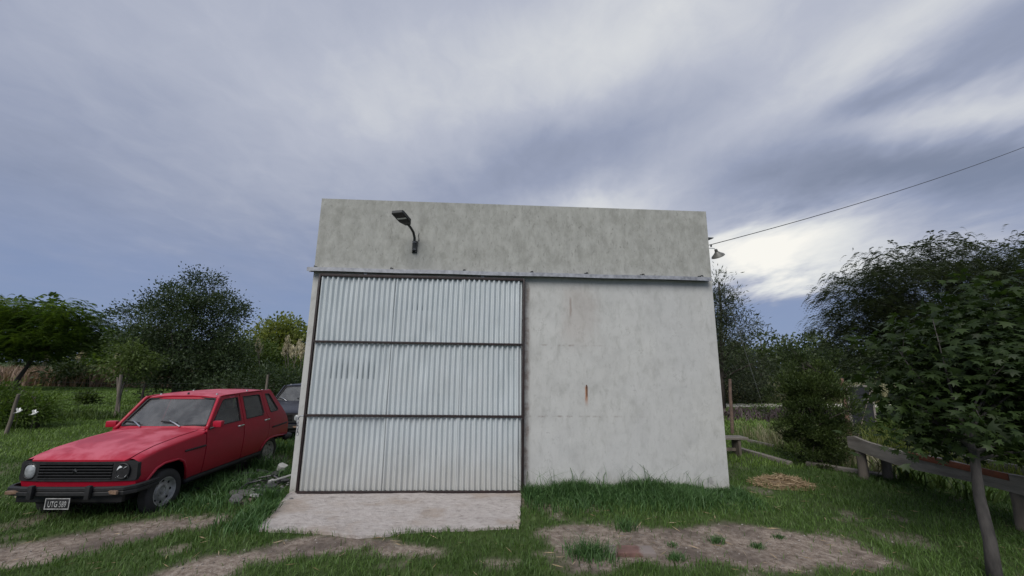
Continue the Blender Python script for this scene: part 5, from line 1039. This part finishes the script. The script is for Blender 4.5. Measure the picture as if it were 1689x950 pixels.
for i, (px, py, w_, d_, tl, rz, mt) in enumerate(((398, 819, .46, .20, (.12, .05), .1, 'slate_light'), (388, 832, .22, .18, (.5, .2), .6, 'slate_light'), (405, 803, .30, .16, (.25, -.1), -.3, 'slate'), (420, 800, .26, .14, (.3, .2), .4, 'slate'), (436, 795, .30, .15, (.2, -.25), .2, 'slate'), (445, 812, .24, .13, (.35, .1), .8, 'slate'), (425, 822, .22, .16, (.15, .2), -.5, 'slate'), (412, 790, .34, .2, (.1, .1), .3, 'slate'), (455, 790, .22, .14, (.4, -.2), .5, 'slate'), (432, 782, .28, .18, (.1, .3), 1.0, 'slate'), (466, 800, .25, .12, (.3, .1), .7, 'slate'))):
    shard('slate_piece', G_, px, py, w_, d_, .03, M[mt], 100 + i, tl, rz, .04 + .02 * (i % 3))
shard('plaster_chunk', 'crumpled white plaster chunk by the rear wheel of the red car', 463, 786, .20, .10, .16, M['white_scrap'], 140, (.3, .2), .3, .05)
shard('plaster_flake', 'curled white flake lying in front of the rubble', 424, 826, .24, .07, .03, M['white_scrap'], 141, (.2, .15), .45, .06)
shard('plaster_flake', 'small pale flake standing among the dark rubble', 446, 808, .10, .05, .12, M['white_scrap'], 142, (.4, .1), .2, .05)
shard('plastic_scrap', 'black plastic scrap under the rubble', 440, 818, .34, .12, .05, M['black_scrap'], 143, (.1, .1), .5, .03)
p = gp(455, 806); o = MB().box((0, 0, 0), (.42, .035, .022), bev=.004).obj('white_strip', M['white_scrap'], None, loc=(p.x + .10, p.y + .1, .16)); o.rotation_euler = (0, -.22, .55); tag(o, 'straight white plastic strip propped against the shed corner', 'strip', 'rubble beside the slab')
for i, (px, py) in enumerate(((432, 803), (450, 800), (415, 812))):
    p = gp(px, py); r_ = random.Random(i); o = MB().tube([(-.2, 0, .02), (-.05, .06, .08), (.1, -.03, .11), (.26, .05, .05)], .014, 6).obj('bent_pipe', M['black_scrap'], None, loc=(p.x, p.y, .05)); o.rotation_euler = (0, 0, r_.uniform(-1, 1)); tag(o, 'bent black tube in the rubble beside the slab', 'debris', 'rubble beside the slab')
n = 260; rr_ = np.random.default_rng(77); c0 = gp(428, 805); X = c0.x + rr_.normal(0, .30, n); Y = c0.y + rr_.normal(0, .24, n); Sx = rr_.uniform(.012, .055, n)[:, None, None]
V = np.stack([X, Y, np.abs(rr_.normal(.02, .03, n))], 1)[:, None] + dirs[None] * Sx * rr_.uniform(.5, 1.5, (n, 6, 1)) * np.array([1.3, 1, .45])
me = np_mesh('rubble', V.reshape(-1, 3), tris=(np.arange(n)[:, None, None] * 6 + ft[None]).reshape(-1, 3), attrs={'tint': np.repeat(rr_.uniform(0, 1, n) ** 2, 6)}); finish(me, leaf_mat('rubble_grey', (.025, .025, .026), (.24, .235, .23), 0.0, .8), False); tag(link('rubble', me), 'small dark crumbled rubble between the red car and the slab', 'rubble', kind='stuff')
# right: plank bench, sleepers, dark panel
bq = gp(1212, 752); be = thing('plank_bench', 'short dark plank bench against the back right of the shed', 'bench', (bq.x - .35, bq.y, 0), .05)
MB().box((0, 0, .40), (1.25, .34, .05), bev=.008).obj('seat', M['wood_grey'], be)
for x in (-.42, .42): MB().box((x, 0, .19), (.06, .28, .38), bev=.006).obj('leg', M['wood_post'], be)
MB().box((0, 0, .14), (.80, .04, .07), bev=.004).obj('stretcher', M['wood_post'], be)
for i, (a, c2, th, lab) in enumerate((((1205, 722), (1275, 738), .09, 'pale old timber edging nearest the fence post'), ((1215, 742), (1305, 768), .10, 'mossy timber edging running towards the evergreen shrub'), ((1330, 768), (1480, 792), .10, 'dark timber lying under the evergreen shrub'))):
    A, B = gp(*a), gp(*c2); d = B - A; o = MB().box((0, 0, 0), (d.length, th, th), bev=.012).obj('timber_edging', M['wood_grey'], None, loc=(A + B) / 2 + Vector((0, 0, th * .3))); o.rotation_euler = (.1 * i, 0, math.atan2(d.y, d.x)); tag(o, lab, 'timber')
pa = thing('framed_panel', 'dark mesh panel in a wooden frame standing behind the shrub', 'panel', (at(1419, 660, 10.6).x, 10.6, 0), .15)
MB().box((0, 0, .80), (.70, .02, 1.5)).obj('mesh', pm('dark_net', (.018, .019, .022), .7, .4, 30, .3), pa)
for c0, sz in (((-.36, 0, .80), (.05, .05, 1.6)), ((.36, 0, .80), (.05, .05, 1.6)), ((0, 0, 1.575), (.668, .05, .05)), ((0, 0, .06), (.668, .05, .05))): MB().box(c0, sz, bev=.005).obj('frame_bar', M['wood_grey'], pa)
MB().tube([(-.32, -.02, .2), (.32, -.02, 1.45)], .012, 5).obj('brace', M['wood_post'], pa)
# heavy slab on posts
A = at(1404, 724, 7.95); B = at(1668, 800, 5.55); d = (B - A); d.z = 0; L_ = d.length; ang = math.atan2(d.y, d.x)
tb = thing('wooden_trough', 'long weathered board trough on posts with brick-red strip under the trees', 'trough', (A.x, A.y, 0), ang)
zt = A.z; k = MB(); vs = []; N_ = 22; rr = random.Random(8)
for i in range(N_ + 1):
    x = -.06 + (L_ + .9) * i / N_; top = zt + .06 * math.exp(-((x - .05) / .18) ** 2) + .012 * math.sin(x * 5) - .02 * min(x, 1); bot = zt - .17 - .09 * min(x / 1.0, 1) - .02 * math.sin(x * 2.2)
    for y, z in ((-.03, bot), (-.03, top), (.03, top + .004), (.03, bot)): vs.append((x, y + .012 * math.sin(x * 2), z))
fs = [(i * 4 + q, i * 4 + (q + 1) % 4, (i + 1) * 4 + (q + 1) % 4, (i + 1) * 4 + q) for i in range(N_) for q in range(4)] + [(0, 1, 2, 3), tuple(N_ * 4 + q for q in (3, 2, 1, 0))]
k.add(vs, fs).obj('front_board', M['wood_grey'], tb, smooth=False)
MB().box((L_ / 2 + .4, .55, zt - .12), (L_ + .9, .05, .26), bev=.008).obj('back_board', M['wood_grey'], tb)
MB().box((L_ / 2 + .4, .29, zt - .14), (L_ + .85, .46, .10)).obj('soil', pm('trough_soil', (.06, .045, .035), .95, .4, 12, .6), tb)
MB().box((L_ * .74, -.047, zt - .055), (1.3, .016, .085), Matrix.Rotation(.01, 3, 'Y'), bev=.004).obj('red_strip', pm('brick_red', (.17, .055, .028), .85, .3, 9, .3), tb)
for x, w_ in ((.10, .15), (L_ + .02, .17)):
    for y in (.05, .5): MB().tube([(x, y, -.05), (x + .01, y, .3), (x, y, zt - .09)], [w_ * .55, w_ * .5, w_ * .48], 10).obj('leg', M['wood_post'], tb, smooth=50)
rg = np.random.default_rng(9); n = 900; X = rg.uniform(0, L_ + .6, n); Y = rg.uniform(.1, .5, n)
o = blades('planting', X, Y, rg.uniform(.1, .35, n) * (.6 + .8 * (X < .9)), rg.uniform(.008, .016, n), LM['lime'], rg, None, None, z0=zt - .1, lean=1.0); del o['kind']; o.parent = tb
# dark plants beneath and behind the trough, broad strap leaves
for i, (px, py, n, h, lab, mt) in enumerate(((1500, 800, 46, .42, 'strap-leaved plant under the middle of the board trough', 'mid'), (1560, 812, 40, .40, 'strap-leaved plant beside the slim grey trunk', 'mid'), (1450, 785, 36, .45, 'strap-leaved plant by the left post of the trough', 'palegrass'), (1610, 830, 36, .35, 'low strap-leaved plant in deep shade under the trough', 'mid'))):
    p = gp(px, py); r2 = np.random.default_rng(300 + i); X, Y = r2.normal(0, .14, n), r2.normal(0, .10, n); o = blades('strap_plant', X, Y, h * r2.uniform(.5, 1.2, n), r2.uniform(.02, .05, n), LM[mt], r2, lab, 'plant', lean=1.3, z0=0.0); del o['kind']; o['group'] = 'plants under the trough'; o.location = (p.x + .15, p.y + .15, 0)
for i, (px, Y_, w_, h, lab) in enumerate(((1480, 9.6, 1.1, .8, 'tangled low bush behind the board trough'), (1600, 8.6, 1.3, 1.1, 'dense dark bush behind the slim grey trunk'), (1700, 7.6, 1.2, 1.2, 'dense dark bush at the far end of the trough'), (1530, 11.5, 1.8, 1.2, 'shadowy bush beyond the framed panel'), (1620, 13, 2.2, 1.6, 'tall dark bush under the airy feathery tree'))):
    p = at(px, 700, Y_); tree('garden_bush', lab, 'bush', (p.x, Y_, 0), [(0, 0, h * .5, w_ * .6, .5, h * .5), (w_ * .3, 0, h * .4, w_ * .4, .4, h * .4)], [(0, 0, 0), (0, 0, h * .3), (0, 0, h * .8)], .03, 90, .14, 4200, .11, LM['dark' if i % 2 else 'mid'], M['bark_dark'], 310 + i, wr=.26)
X, Y = scatter(6.6, 10.5, 8.6, 12.5, 150); H_ = rg.uniform(.2, .7, len(X)); blades('tall_grass', X, Y, H_, rg.uniform(.008, .018, len(X)), LM['palegrass'], rg, 'straggly seeding grass behind the board trough', lean=.8)
